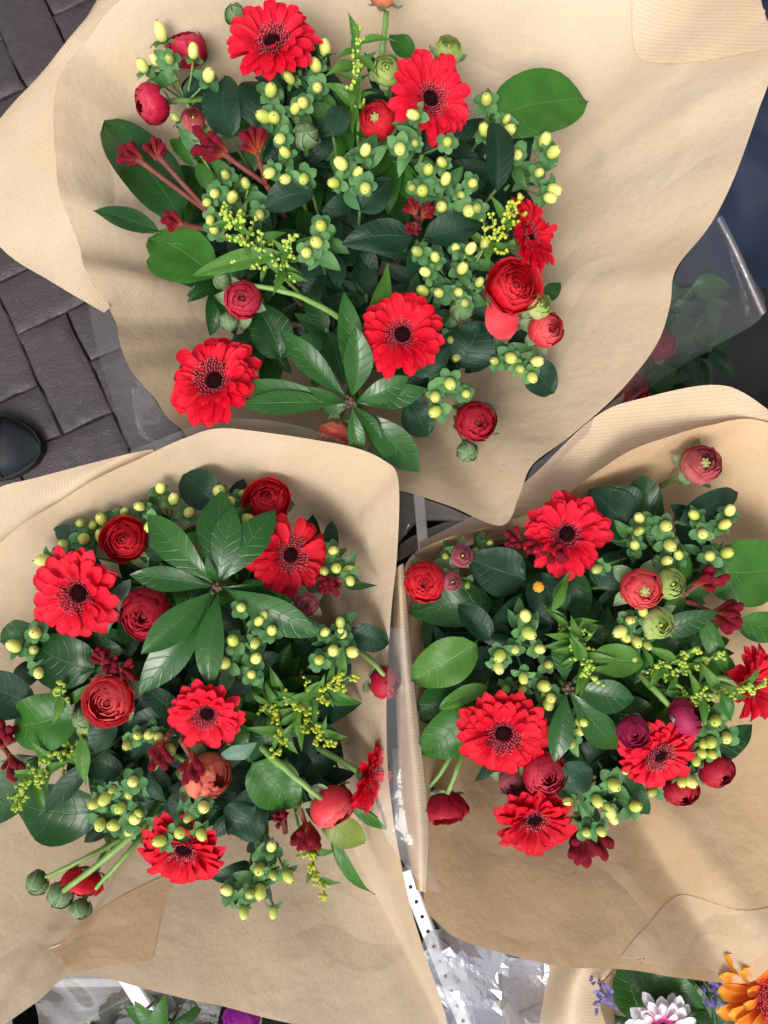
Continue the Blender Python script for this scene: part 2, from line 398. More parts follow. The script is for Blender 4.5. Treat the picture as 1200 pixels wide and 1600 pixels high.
def lathe(prof, n=16):
    vs = [Vector((r * math.cos(2 * math.pi * i / n), r * math.sin(2 * math.pi * i / n), z)) for r, z in prof for i in range(n)]
    fs = [[k * n + i, k * n + (i + 1) % n, (k + 1) * n + (i + 1) % n, (k + 1) * n + i] for k in range(len(prof) - 1) for i in range(n)]
    return vs, fs
FLO = floret_mesh(['floret', 'floret_tip']); EYE = eye_mesh()
CAL = mesh('calyx', *lathe([(.05, -.30), (.12, -.24), (.20, -.14), (.25, -.05), (.23, -.04), (.0, -.05)], 14), 'stem_dark')
M['floret_o'] = plain('floret_orange', (.5, .03, .05), (.7, .08, .1), 300); M['floret_p'] = plain('floret_pink', (.6, .04, .3), (.7, .1, .4), 300)
FLO_O = floret_mesh(['floret_o', 'floret_tip']); FLO_P = floret_mesh(['floret_p', 'floret_tip'])
def gerbera(k, px, py, rp, t, label, off=.012, cn='red', group='red gerberas', flo=None):
    p = P(k, px, py, off); Rm = S(rp * 1.02, p.z); ax = axis(t)
    q = Vector((0, 0, 1)).rotation_difference(ax) @ Quaternion((0, 0, 1), rnd(0, 6.28))
    th = thing('gerbera', label, 'flower', p, group, q)
    if cn == 'red': cn = ('red', 'red2', 'red3')[int(px + py) % 3]
    rows = gerb_meshes(cn); sm = Matrix.Scale(Rm, 4); cup = rnd(-4, 9); asy, ph = rnd(3, 11), rnd(0, 6.28); nn = random.randint(-3, 2); wj = rnd(.95, 1.22)
    for lay, (n, ln) in enumerate(((22 + nn, 1.0), (20 + nn, .95), (13 + nn, 1.0))):
        for i in range(n):
            if rnd(0, 1) < .04: continue
            a = 2 * math.pi * (i + .5 * lay + rnd(-.28, .28)) / n
            tl = R((0, 7, 12)[lay] + cup + asy * math.cos(a - ph) + rnd(-6, 7) + (rnd(10, 25) if rnd(0, 1) < .05 else 0))
            l = ln * rnd(.88, 1.06)
            mx = sm @ Matrix.Rotation(a, 4, 'Z') @ Matrix.Rotation(-tl, 4, 'Y') @ Matrix.Rotation(rnd(-.18, .18), 4, 'X') @ Matrix.Diagonal((l, wj * rnd(.92, 1.1), 1, 1))
            mx = Matrix.Translation((0, 0, Rm * (.02 + .012 * lay))) @ mx
            obj('petal', rnd_choice(rows[lay]), th, mx)
    obj('disc_floret', flo or FLO, th, Matrix.Translation((0, 0, Rm * .05)) @ sm, 'stuff'); obj('flower_eye', EYE, th, Matrix.Translation((0, 0, Rm * .07)) @ sm)
    obj('calyx', CAL, th, sm)
    stem_obj(th, k, p - ax * (Rm * .26), ax, .0028, 'stem')
    return th


# ------------------------------------------------------------------ ranunculus
KIND = dict(
    open=[(1.0, 1.28, 5, .12), (.93, 1.08, 5, .05), (.85, .95, 5, 0), (.76, .88, 5, 0), (.66, .84, 5, 0), (.56, .80, 5, 0), (.46, .76, 5, 0), (.36, .72, 4, 0), (.25, .66, 4, 0)],
    tight=[(1.0, .92, 5, .05), (.93, .80, 5, 0), (.86, .72, 5, 0), (.78, .66, 5, 0), (.68, .62, 5, 0), (.57, .6, 5, 0), (.45, .6, 4, 0), (.32, .6, 4, 0)],
    bud=[(1.0, .86, 4, .04), (.97, .66, 4, 0), (.93, .52, 5, 0), (.87, .42, 5, 0), (.78, .38, 4, 0), (.62, .4, 4, 0)],
    cup=[(1.05, 1.25, 5, .18), (.95, 1.0, 5, .08), (.85, .85, 5, .03), (.7, .85, 5, 0), (.55, .85, 4, 0), (.42, .8, 4, 0), (.3, .7, 4, 0)],
    gopen=[(1.0, .80, 5, 0), (.82, .62, 5, 0), (.62, .58, 4, 0), (.42, .6, 4, 0)],
    gbud=[(1.0, .10, 5, 0)])
RM = {}
def ran_petal(rk, th1, nper, flare, zo, seed, pointed):
    nu, nv = 6, 8; vs, uv = [], []; wd = math.pi / nper * 1.45; th0 = 2.45
    for i in range(nu + 1):
        v = i / nu
        for j in range(nv + 1):
            u = j / nv * 2 - 1
            t1 = th1 + (1.5 * abs(u) ** 1.4 if pointed else .20 * u * u + .22 * nois((u * 1.6, seed, 0), 2.0))
            th = th0 + (t1 - th0) * v
            r = rk * (1 + (.13 if pointed else .075 if nper == 4 else .045) * u + flare * v ** 4 + (.03 + .06 * v) * nois((u * 1.8, v * 1.5, seed), 1.6))
            vs.append((r * math.sin(th) * math.cos(u * wd), r * math.sin(th) * math.sin(u * wd), r * math.cos(th) * .86 + zo)); uv.append((v, u))
    return vs, gridf(nu, nv), uv
def ran_meshes(kind, cn):
    key = (kind, cn)
    if key not in RM:
        L = []
        for i, (rk, t1, n, fl) in enumerate(KIND[kind]):
            zo = (1 - rk) * (.34 if kind in ('open', 'cup') else .42)
            vs = [ran_petal(rk, t1 + rnd(-.05, .05), n, fl, zo, i * 3.7 + q, kind == 'gbud') for q in range(2)]
            L.append([mesh('ranunculus_petal', a, b, 'r_' + cn, c) for a, b, c in vs])
        RM[key] = L
    return RM[key]
def sph(r, n=10, m=6, sz=1.0, c=Vector()):
    vs = [Vector((0, 0, -r * sz)) + c] + [Vector((r * math.sin(math.pi * i / m) * math.cos(2 * math.pi * j / n), r * math.sin(math.pi * i / m) * math.sin(2 * math.pi * j / n), -r * sz * math.cos(math.pi * i / m))) + c for i in range(1, m) for j in range(n)] + [Vector((0, 0, r * sz)) + c]
    fs = [[0, 1 + (j + 1) % n, 1 + j] for j in range(n)]
    for i in range(m - 2):
        for j in range(n): fs.append([1 + i * n + j, 1 + i * n + (j + 1) % n, 1 + (i + 1) * n + (j + 1) % n, 1 + (i + 1) * n + j])
    l = len(vs) - 1; fs += [[l, l - n + j, l - n + (j + 1) % n] for j in range(n)]
    return vs, fs
BTN = mesh('button', *join([sph(.17, 10, 6, .8)] + [sph(.05, 6, 4, 1, Vector((.13 * math.cos(i * 1.05), .13 * math.sin(i * 1.05), .1))) for i in range(6)]), 'button')
BTN_D = mesh('button', *sph(.15, 8, 5, .8), 'floret')
BTN_Y = mesh('button', *join([sph(.13, 8, 5, 1)]), 'yellow')
CORE = mesh('bud_core', *sph(.95, 14, 8, .84), 'r_bud')
SEPM = {}
def sepal_mesh(spread):
    k = round(spread, 1)
    if k not in SEPM:
        nu, nv = 6, 4; vs, uv = [], []
        for i in range(nu + 1):
            s = i / nu; th = 2.6 - 1.1 * s
            r_ = 1.06 * math.sin(th); z_ = 1.06 * math.cos(th) * .86
            a = R(20 + 35 * s) ; fx = .35 + 1.25 * s; fz = -.78 + .28 * s - .35 * s * s + .15 * math.sin(s * 7)
            x = r_ * (1 - k) + fx * k; z = z_ * (1 - k) + fz * k
            hw = .40 * math.sin(math.pi * (.1 + .9 * s) ** .8) ** .9 if s < 1 else .02
            for j in range(nv + 1):
                v = j / nv * 2 - 1; vs.append((x - .12 * v * v * (1 - k), v * hw, z + .12 * v * v * k)); uv.append((s, v))
        SEPM[k] = mesh('sepal', vs, gridf(nu, nv), 'rsepal', uv)
    return SEPM[k]
def ranunculus(k, px, py, rp, t, label, cn='red', kind='open', off=0, sep=.6, nsep=5, centre=None, group='ranunculus flowers', stem=True):
    p = P(k, px, py, off); Rm = S(rp * (.93 if kind in ('open', 'tight', 'cup') else 1), p.z); ax = axis(t)
    q = Vector((0, 0, 1)).rotation_difference(ax) @ Quaternion((0, 0, 1), rnd(0, 6.28))
    th = thing('ranunculus_bud' if kind == 'gbud' else 'ranunculus', label, 'flower bud' if kind == 'gbud' else 'flower', p, group, q)
    sm = Matrix.Scale(Rm, 4)
    if kind == 'gbud': obj('bud_core', CORE, th, sm)
    for ri, vars_ in enumerate(ran_meshes(kind, cn)):
        n = KIND[kind][ri][2]
        for i in range(n):
            a = 2 * math.pi * (i + rnd(-.12, .12)) / n + ri * 2.4
            obj('petal', rnd_choice(vars_), th, sm @ Matrix.Rotation(a, 4, 'Z') @ Matrix.Rotation(rnd(-.10, .12), 4, 'Y') @ Matrix.Scale(rnd(.95, 1.05), 4))
    if kind in ('open', 'tight', 'cup', 'gopen'):
        obj('flower_centre', BTN_Y if centre == 'y' else BTN if centre == 'g' else BTN_D, th, Matrix.Translation((0, 0, Rm * (.40 if centre else .26))) @ sm @ Matrix.Scale(1.5 if centre == 'g' else 1.0, 4))
    for i in range(nsep):
        a = 2 * math.pi * (i + rnd(-.2, .2)) / max(1, nsep)
        obj('sepal', sepal_mesh(min(1, max(0, sep + rnd(-.2, .2)))), th, sm @ Matrix.Rotation(a, 4, 'Z') @ Matrix.Scale(rnd(.85, 1.15), 4))
    if stem: stem_obj(th, k, p - ax * (Rm * .7), ax, .0026, 'stem')
    return th

def own_stem(th, k, a, b, c, r, off=.008, m='stem'):
    """a visible stem of its own course, from the flower (a) through b to c and down to the neck"""
    A, B, C = P(k, *a, off), P(k, *b, off + .004), P(k, *c, off - .03); e = root(k)
    v, f = tube_geo([q + Vector((rnd(-1, 1), rnd(-1, 1), 0)) * .0004 for q in bez(A, B, C, 10)] + bez(C, C.lerp(e, .3), e, 6)[1:], [S(r * (.70 + .03 * q) * rnd(.94, 1.06), A.z) for q in range(17)], 9)
    mw = Matrix.LocRotScale(th.location, th.rotation_quaternion, None).inverted(); obj('stem', mesh('stem', [mw @ x for x in v], f, m), th)

# ------------------------------------------------------------------ hypericum
def berry_geo():
    n, m = 12, 9; vs, uv, fs, mi = [], [], [], []
    for i in range(m + 1):
        s = i / m; th = math.pi * s
        r = math.sin(th) ** .92 * (1 - .12 * (s - .5)) if 0 < i < m else .0
        for j in range(n):
            a = 2 * math.pi * j / n; vs.append((r * math.cos(a), r * math.sin(a), 1.45 * (1 - math.cos(th)))); uv.append((s, 0))
    for i in range(m):
        for j in range(n): fs.append([i * n + j, i * n + (j + 1) % n, (i + 1) * n + (j + 1) % n, (i + 1) * n + j]); mi.append(0)
    o = len(vs)
    for lev, (r, z) in enumerate(((.14, 2.84), (.09, 3.02), (.02, 3.14))):
        for j in range(5): a = 2 * math.pi * j / 5; vs.append((r * math.cos(a), r * math.sin(a), z)); uv.append((1, 0))
    for lev in range(2):
        for j in range(5): fs.append([o + lev * 5 + j, o + lev * 5 + (j + 1) % 5, o + lev * 5 + 5 + (j + 1) % 5, o + lev * 5 + 5 + j]); mi.append(1)
    return vs, fs, uv, mi
_bv = berry_geo()
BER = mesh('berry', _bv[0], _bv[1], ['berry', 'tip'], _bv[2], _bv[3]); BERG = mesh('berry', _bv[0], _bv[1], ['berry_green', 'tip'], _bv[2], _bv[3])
def hsep(seed, refl):
    nu, nv = 7, 4; vs, uv = [], []
    for i in range(nu + 1):
        s = i / nu; hw = .80 * math.sqrt(max(0.0, 1 - ((s - .5) / .505) ** 2)) if i else .16
        for j in range(nv + 1):
            v = j / nv * 2 - 1
            vs.append((.25 + 1.75 * s, v * hw, .35 * math.sin(s * 2.2) - refl * s * s + .22 * v * v * hw + .06 * nois((s, v, seed), 2))); uv.append((s, v))
    return mesh('sepal', vs, gridf(nu, nv), 'sepal', uv)
HSEP = [hsep(i, .1 + .22 * i) for i in range(4)]
def hypericum(k, berries, label, off=.01, leaves=3, green=(), base=None, size=1, group='hypericum sprigs', up=.5):
    pts = [P(k, b[0], b[1], off + rnd(-.006, .006)) for b in berries]
    cen = sum(pts, Vector()) / len(pts)
    J = P(k, *base, off - .05) if base else toward(k, cen, .12) - Vector((0, 0, .055))
    th = thing('hypericum_sprig', label, 'sprig', J, group)
    geo = []
    e = root(k); geo.append(tube_geo(bez(J, J.lerp(e, .4) + Vector((0, 0, -.02)), e, 7), .0019, 6))
    for i, p in enumerate(pts):
        d = (p - J); d = Vector((d.x, d.y, 0)); 
        ax = Vector((d.x * 13 + rnd(-.35, .35), d.y * 13 + rnd(-.35, .35), up + rnd(-.15, .2))).normalized()
        rr = S(8.7, p.z) * size * rnd(.8, 1.14) * (.82 if i in green else 1)
        b0 = p - ax * rr * 1.28
        q = Vector((0, 0, 1)).rotation_difference(ax) @ Quaternion((0, 0, 1), rnd(0, 6.28))
        mx = Matrix.Translation(b0 - J) @ q.to_matrix().to_4x4() @ Matrix.Scale(rr, 4) @ Matrix.Diagonal((1, 1, rnd(.92, 1.08), 1))
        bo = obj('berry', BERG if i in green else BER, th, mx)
        a0 = rnd(0, 6)
        for s in range(5):
            a = a0 + 2 * math.pi * (s + rnd(-.13, .13)) / 5; sc_ = rnd(.95, 1.32)
            obj('sepal', rnd_choice(HSEP), bo, Matrix.Translation((0, 0, -.05)) @ Matrix.Rotation(a, 4, 'Z') @ Matrix.Rotation(rnd(-.25, .2), 4, 'Y') @ Matrix.Scale(sc_, 4))
        geo.append(tube_geo(bez(J, J.lerp(b0, .5) + Vector((0, 0, -.004)) , b0 , 5), .0010, 5))
    obj('stem', mesh('stem', rel(join(geo)[0], J), join(geo)[1], 'stem'), th)
    for i in range(leaves + 3):
        p = rnd_choice(pts); a = rnd(0, 6.28); L = rnd(.016, .028); Bp = J.lerp(p, rnd(.45, .8)); T = Bp + Vector((math.cos(a) * L, math.sin(a) * L, rnd(-.004, .008)))
        leaf(th, Bp, T, L * rnd(.42, .55), 'ovate', 'sepal' if i % 2 else 'bright2', arch=rnd(.05, .16), roll=rnd(-.5, .5), fold=rnd(.05, .2), nu=7, nv=4)
    for i in range(leaves):
        a = rnd(0, 6.28); L = rnd(.030, .046)
        Bp = J + Vector((0, 0, rnd(-.012, .012))); T = Bp + Vector((math.cos(a) * L, math.sin(a) * L, rnd(-.01, .015)))
        leaf(th, Bp, T, L * rnd(.42, .55), 'oblong', 'blue', arch=rnd(.05, .16), roll=rnd(-.5, .5), fold=rnd(.05, .2))
    return th

# ------------------------------------------------------------------ kangaroo paw
def paw_geo():
    n, m = 9, 11; vs, uv = [], []
    for i in range(m + 1):
        s = i / m; r = .07 + .12 * math.sin(math.pi * min(1, .62 * s ** 1.2)) ** 1.4
        if s > .80: r *= math.sqrt(max(.02, 1 - ((s - .80) / .205) ** 2))
        cx = .16 * s * s
        for j in range(n):
            a = 2 * math.pi * j / n; rr = r * (1 + .12 * math.cos(a * 3 + 1) * s); vs.append((cx + rr * math.cos(a), rr * math.sin(a), s)); uv.append((s, 0))
    fs = [[i * n + j, i * n + (j + 1) % n, (i + 1) * n + (j + 1) % n, (i + 1) * n + j] for i in range(m) for j in range(n)]
    fs.append([m * n + j for j in range(n)])
    return vs, fs, uv
_pv = paw_geo(); PAW = mesh('paw_bud', _pv[0], _pv[1], 'paw', _pv[2])
def paw(k, heads, foot, label, off=.012, group='kangaroo paws', ln=30, drop=-.04):
    """heads: list of (px,py, dirx,diry, nbuds[, length])"""
    fp = P(k, *foot, off + drop); th = thing('kangaroo_paw', label, 'flower', fp, group); geo = []
    e = root(k); geo.append(tube_geo(bez(fp, fp.lerp(e, .45), e, 6), .0026, 7))
    for h in heads:
        p = P(k, h[0], h[1], off); d = Vector((h[2], -h[3], .45)).normalized(); L = S((h[5] if len(h) > 5 else ln) * 1.25, p.z)
        b0 = p - d * L * .55
        geo.append(tube_geo(bez(fp, fp.lerp(b0, .6) - Vector((0, 0, .003)), b0 + d * L * .05, 7), [.0023] * 4 + [.0022] * 2 + [.0028, .0034], 8))
        a0 = d.cross(Vector((0, 0, 1))).normalized(); b1 = d.cross(a0)
        for i in range(h[4] + 3):
            f = (i + .5) / (h[4] + 3); an = i * 2.4; sp = .85 * math.sqrt(f)
            dd = (d + a0 * math.cos(an) * sp + b1 * math.sin(an) * sp * .8).normalized()
            q = Vector((0, 0, 1)).rotation_difference(dd) @ Quaternion((0, 0, 1), rnd(0, 6.28))
            obj('bud', PAW, th, Matrix.Translation(b0 - fp - d * (L * (.45 * f - .15)) + (a0 * math.cos(an) + b1 * math.sin(an)) * L * .06) @ q.to_matrix().to_4x4() @ Matrix.Scale(L * rnd(.6, .92), 4))
    v, f = join(geo); obj('stem', mesh('stem', rel(v, fp), f, 'stem_red'), th)
    return th

# ------------------------------------------------------------------ solidago
def solidago(k, line, label, off=.012, n=60, spread=26, m='lime', leaves=5, group='goldenrod sprigs', rad=3.0):
    pts = [P(k, x, y, off - .03 * (1 - i / max(1, len(line) - 1))) for i, (x, y) in enumerate(line)]
    main = resample(cat_rom(pts, 6, False), 14); o = main[0]
    th = thing('goldenrod_sprig', label, 'sprig', o, group)
    e = root(k); geo = [tube_geo(bez(o, o.lerp(e, .4), e, 6), .0016, 6), tube_geo(main, [.0014 - .0007 * i / 14 for i in range(15)], 6)]
    buds = []; nt_ = max(6, n // 7)
    for i in range(nt_):
        f = .15 + .85 * i / (nt_ - 1); b = main[min(14, int(f * 14))]; tg = (main[min(14, int(f * 14) + 1)] - main[max(0, int(f * 14) - 1)]).normalized()
        a = i * 2.4; sd_ = tg.cross(Vector((0, 0, 1))).normalized(); up_ = sd_.cross(tg)
        L = S(spread, o.z) * (1.15 - .75 * f) * rnd(.75, 1.2)
        d = (tg * .7 + sd_ * math.cos(a) + up_ * (abs(math.sin(a)) * .8)).normalized(); t = b + d * L
        tw = bez(b, b.lerp(t, .5) + up_ * L * .12, t, 5); geo.append(tube_geo(tw, .0006, 5))
        for q in range(9):
            s = .3 + .7 * q / 8; c = tw[min(5, int(s * 5))] + Vector((rnd(-1, 1), rnd(-1, 1), rnd(-.2, 1))) * S(5.5, o.z)
            r = S(rad, o.z) * rnd(.75, 1.15); buds.append(sph(r, 7, 5, 1.25, c)); buds.append(sph(r * .45, 5, 4, 1, c + Vector((0, 0, r * 1.15))))
            geo.append(tube_geo([tw[min(5, int(s * 5))], c], .0004, 4))
    v, f = join(geo); obj('stem', mesh('stem', rel(v, o), f, 'stem'), th)
    v, f = join(buds); obj('flower_bud', mesh('flower_bud', rel(v, o), f, m), th, None, 'stuff')
    leaves = leaves * 2
    for i in range(leaves):
        b = main[int(2 + 11 * i / max(1, leaves))]; a = i * 2.2 + rnd(-.4, .4); L = rnd(.018, .034)
        leaf(th, b, b + Vector((math.cos(a) * L, math.sin(a) * L, rnd(-.004, .012))), L * .28, 'lance', 'bright', arch=.12, fold=.15, roll=rnd(-.4, .4))
    return th

# ------------------------------------------------------------------ single leaves on stems and whorls
def leafstem(k, B, T, wd, prof, m, label, off=-.01, group='leafy stems', offT=None, arch=.10, roll=0, fold=.10, wave=.05, twist=0, extra=()):
    b = P(k, *B, off); t = P(k, *T, off if offT is None else offT)
    th = thing('leafy_stem', label, 'leaf', b, group)
    leaf(th, b, t, S(wd, b.z), prof, m, arch=arch, roll=roll, fold=fold, wave=wave, twist=twist, nu=12, nv=8)
    for (B2, T2, w2) in extra:
        b2 = P(k, *B2, off - .006); leaf(th, b2, P(k, *T2, (off if offT is None else offT) - .006), S(w2, b.z), prof, m, arch=arch, roll=-roll, fold=fold, wave=wave, nu=12, nv=8)
    e = root(k); v, f = tube_geo(bez(b + (t - b) * .04, b.lerp(e, .3) - (t - b) * .2, e, 7), [.0014] * 2 + [.0019] * 6, 6)
    obj('stem', mesh('stem', rel(v, b), f, 'stem_dark'), th)
    return th
def whorl(k, c, tips, label, off=.02, m='whorl'):
    p = P(k, *c, off); th = thing('leaf_whorl', label, 'leafy stem', p, 'leaf rosettes')
    for i, (x, y, wd, *z) in enumerate(tips):
        dz = z[0] if z else rnd(-.02, .0); T = P(k, x, y, off + dz); d = (T - p); 
        leaf(th, p + d * .05 - Vector((0, 0, .002 + .0012 * i)), T, S(wd * .86, p.z), 'whorl', m, arch=rnd(.05, .11), roll=rnd(-.25, .25), fold=rnd(.06, .15), wave=.015, nu=12, nv=8)
    v, f = join([sph(.0042, 8, 6, 1.0, Vector())] + [sph(.002, 6, 4, 1.3, Vector((rnd(-.004, .004), rnd(-.004, .004), rnd(.001, .005)))) for _ in range(9)])
    obj('leaf_node', mesh('leaf_node', v, f, 'twig'), th)
    e = root(k); v, f = tube_geo(bez(p, p - Vector((0, 0, .15)), e, 7), .0024, 6); obj('stem', mesh('stem', rel(v, p), f, 'stem_dark'), th)
    return th
def filler(k, n, rx, ry, label, lo=-.10, hi=-.022, mats=('blue', 'dark', 'salal', 'blue', 'dark'), nl=12, scale=1):
    c = BQ[k]['c']
    for i in range(n):
        a = i * 2.39996 + k; f = math.sqrt((i + .5) / n); x, y = c[0] + math.cos(a) * rx * f, c[1] + math.sin(a) * ry * f
        o = P(k, x, y, rnd(lo, hi)); th = thing('foliage_branch', label, 'foliage', o, 'filler foliage in bouquet %s' % ('at the top', 'with drooping buds', 'with half-open green flowers', 'with orange gerbera', 'with purple flower', 'in film sleeve')[k - 1])
        e = root(k); v, fc = tube_geo(bez(o + Vector((0, 0, .02)), o - Vector((0, 0, .1)), e, 7), .002, 6); obj('stem', mesh('stem', rel(v, o), fc, 'stem_dark'), th)
        m = mats[i % len(mats)]; th['label'] = label.replace('dark leafy', {'blue': 'blue-green leafy', 'dark': 'dark green leafy', 'salal': 'mid-green leafy', 'whorl': 'glossy green leafy'}[m])
        for q in range(nl):
            an = q * 2.4 + a; L = rnd(.032, .056) * scale; b = o + Vector((0, 0, rnd(-.03, .015)))
            T = b + Vector((math.cos(an) * L, math.sin(an) * L, rnd(-.015, .012)))
            leaf(th, b, T, L * rnd(.36, .5), 'ovate', m, arch=rnd(.04, .15), roll=rnd(-.45, .45), fold=rnd(.05, .2), nu=8, nv=4)

# ------------------------------------------------------------------ pavement
grd = obj('ground', mesh('ground', [(-150, -150, -.012), (150, -150, -.012), (150, 150, -.012), (-150, 150, -.012)], [[0, 1, 2, 3]], 'ground')); grd['kind'] = 'structure'
pav = bpy.data.objects.new('pavement', None); col.objects.link(pav); pav['kind'] = 'structure'
def brick_mesh(seed):
    nx, ny = 11, 6; a, b = .0986, .0486; vs = []; e = .0012; gx = [-a, -a + .003] + [-.078 + .156 * q / 7 for q in range(8)] + [a - .003, a]; gy = [-b, -b + .003, -.022, 0, .022, b - .003, b]
    for i in range(nx + 1):
        for j in range(ny + 1):
            x = gx[i]; y = gy[j]; ed = i in (0, nx) or j in (0, ny)
            vs.append(Vector((x + (nois((x, y, seed), 75) * .0045 if ed else 0), y + (nois((x, y, seed + 9), 75) * .0045 if ed else 0), (-e * 1.1 if ed else 0) + nois((x, y, seed), 22) * .0022)))
    fs = gridf(nx, ny); fs = [f[:] for f in fs]
    bd = [i * (ny + 1) for i in range(nx + 1)] + [nx * (ny + 1) + j for j in range(1, ny + 1)] + [i * (ny + 1) + ny for i in range(nx - 1, -1, -1)] + [j for j in range(ny - 1, 0, -1)]
    o = len(vs); vs += [Vector((vs[i].x * 1.01, vs[i].y * 1.02, -.06)) for i in bd]
    n = len(bd); fs += [[bd[i], o + i, o + (i + 1) % n, bd[(i + 1) % n]] for i in range(n)]
    return mesh('brick', vs, fs, 'brick')
BRK = [brick_mesh(i) for i in range(6)]
th0 = R(24.5); org = W(26, 523, 0); U = .1
for i in range(-22, 23):
    for j in range(-22, 23):
        d = (i + j) % 4
        if d == 0: cx, cy, ro = (i + 1) * U, (j + .5) * U, 0
        elif d == 2: cx, cy, ro = (i + .5) * U, (j + 1) * U, math.pi / 2
        else: continue
        x = org.x + cx * math.cos(th0) - cy * math.sin(th0); y = org.y + cx * math.sin(th0) + cy * math.cos(th0)
        if abs(x) > .86 or abs(y) > 1.12 : continue
        if abs(x) < .30 and abs(y) < .7: continue                      # under the buckets, nothing shows there
        obj('brick', rnd_choice(BRK), pav, Matrix.Translation((x, y, rnd(-.0015, .0015))) @ Matrix.Rotation(th0 + ro + rnd(-.012, .012), 4, 'Z') @ Matrix.Rotation(rnd(-.008, .008), 4, 'X'))

# ------------------------------------------------------------------ paper wraps
def loft(lines, nu, nv, wob=0, seed=0, ang=0):
    """lines: polylines of (px,py,z), lofted with a spline across"""
    L = [resample(cat_rom([W(*p) for p in ln], 8, False), nu) for ln in lines]
    vs, uv = [], []
    for i in range(nu + 1):
        c = [l[i] for l in L]; cc = resample(cat_rom(c, 8, False), nv) if len(c) > 2 else [c[0].lerp(c[1], j / nv) for j in range(nv + 1)]
        for p in cc:
            if wob: p = p + Vector((0, 0, nois(p, 9, seed) * wob + nois(p, 25, seed + 3) * wob * .35))
            vs.append(p); uv.append((p.x * math.cos(ang) + p.y * math.sin(ang), -p.x * math.sin(ang) + p.y * math.cos(ang)))
    return vs, gridf(nu, nv), uv
def wrap(k, ring, zdef, label, m, phi0, creases=(), kk=.72, seed=0, per=9, pw=.52, cut=None):
    b = BQ[k]; base = b['neck'] * 1; base.z = .06
    pts = cat_rom([W(p[0], p[1], p[2] if len(p) > 2 else zdef) for p in ring], per, True); pts.append(pts[0].copy())
    th = thing('bouquet_wrap', label, 'paper wrap', base, 'kraft paper wraps')
    n = len(pts) - 1; nr = 34; vs, uv = [], []; c = b['neck']; last = None; acc = 0; angs = []
    for p in pts:
        a = math.atan2(p.y - c.y, p.x - c.x)
        if last is not None:
            d = a - last; acc += (d + math.pi) % (2 * math.pi) - math.pi
        else: acc = a
        last = a; angs.append(acc)
    for i, p in enumerate(pts):
        a = angs[i]; rim = Vector((p.x, p.y, 0)); nk = Vector((c.x + .055 * math.cos(a), c.y + .055 * math.sin(a), 0)); sl_ = 0; lp = None
        for r_ in range(nr + 1):
            if r_ < 3: t = 0; q = Vector((c.x + (.045 + .005 * r_) * math.cos(a), c.y + (.045 + .005 * r_) * math.sin(a), .08 + r_ * .09))
            else:
                t = (r_ - 3) / (nr - 3); q = nk.lerp(rim, t); q.z = .34 + (p.z - .34) * t ** pw
                wv = 0
                for (cpx, cpy, amp, wid, *rg) in creases:
                    cp = W(cpx, cpy, .68); ca = math.atan2(cp.y - c.y, cp.x - c.x); da = (a - ca + math.pi) % (2 * math.pi) - math.pi
                    t0 = rg[0] if rg else .35
                    wv += amp * (.5 * math.exp(-(da / wid) ** 2) + .5 * max(0, 1 - abs(da) / (wid * 1.3))) * min(1, max(0, (t - t0) / .3))
                f = min(1, t * 1.6)
                q.z += wv + (nois((q.x, q.y, 0), 5, seed) * .013 + nois((q.x, q.y, 0), 13, seed + 4) * .006) * f * (1 - .4 * t)
            if lp is not None: sl_ += (q - lp).length
            lp = q; vs.append(q); uv.append(((sl_ + .02) * math.cos(a * kk + phi0), (sl_ + .02) * math.sin(a * kk + phi0)))
    obj('paper_sheet', mesh('paper_sheet', rel(vs, base), gridf(n, nr), m, uv), th)
    return th
def flap(th, name, lines, m, nu=40, nv=14, wob=.003, ang=0, seed=0, drape=None):
    vs, fs, uv = loft(lines, nu, nv, wob, seed, ang)
    if drape:                       # lay the overlapping layer on the sheet below it
        sh = [c for c in th.children if c.name.startswith('paper_sheet')][0]
        bv = BVHTree.FromPolygons([v.co + th.location for v in sh.data.vertices], [tuple(p.vertices) for p in sh.data.polygons])
        for v in vs:
            h = bv.ray_cast(Vector((v.x, v.y, 1.2)), Vector((0, 0, -1)))[0]
            if h: v.z = h.z + drape
    return obj(name, mesh(name, rel(vs, th.location), fs, m, uv), th)

w1 = wrap(1, [(165, 487, .685), (195, 560, .675), (240, 620, .665), (280, 668, .655), (400, 735, .65), (520, 752, .65), (620, 766, .67), (700, 790, .695), (783, 821, .715), (812, 772, .715), (832, 726, .71),
              (890, 682, .705), (960, 620, .71), (1020, 545, .72), (1045, 480, .725), (1057, 420, .73), (1110, 350, .735), (1150, 260, .74), (1198, 110, .74), (1190, 20, .74), (1150, -80, .73),
              (1000, -170, .73), (700, -180, .72), (400, -120, .72), (240, -30, .72), (128, 57, .715), (90, 125, .71), (84, 200, .705), (96, 300, .70), (128, 400, .69)], .70,
          'brown ribbed kraft paper wrap with wide open rim around the topmost bouquet', 'paper', .45,
          creases=[(1050, 200, .012, .07, .5), (960, 420, -.008, .16, .45), (262, 470, -.016, .09, .45), (205, 420, .014, .06, .5), (150, 330, .010, .08, .55), (180, 120, -.012, .10, .5), (250, 560, .012, .08, .6), (760, 40, .010, .10, .5), (560, 760, .01, .2, .5)], seed=1)
flap(w1, 'paper_flap', [[(262, -16, .698), (146, 70, .694), (106, 132, .688), (99, 202, .683), (111, 298, .678), (142, 394, .668), (172, 480, .672)],
                        [(222, -52, .694), (118, 50, .692), (72, 126, .682), (60, 205, .676), (70, 308, .672), (108, 404, .668), (163, 488, .676)],
                        [(200, -80, .68), (108, 66, .685), (8, 178, .66), (-62, 290, .65), (2, 388, .655), (80, 440, .668), (163, 489, .677)]], 'paper', wob=.003, ang=R(38), seed=2)
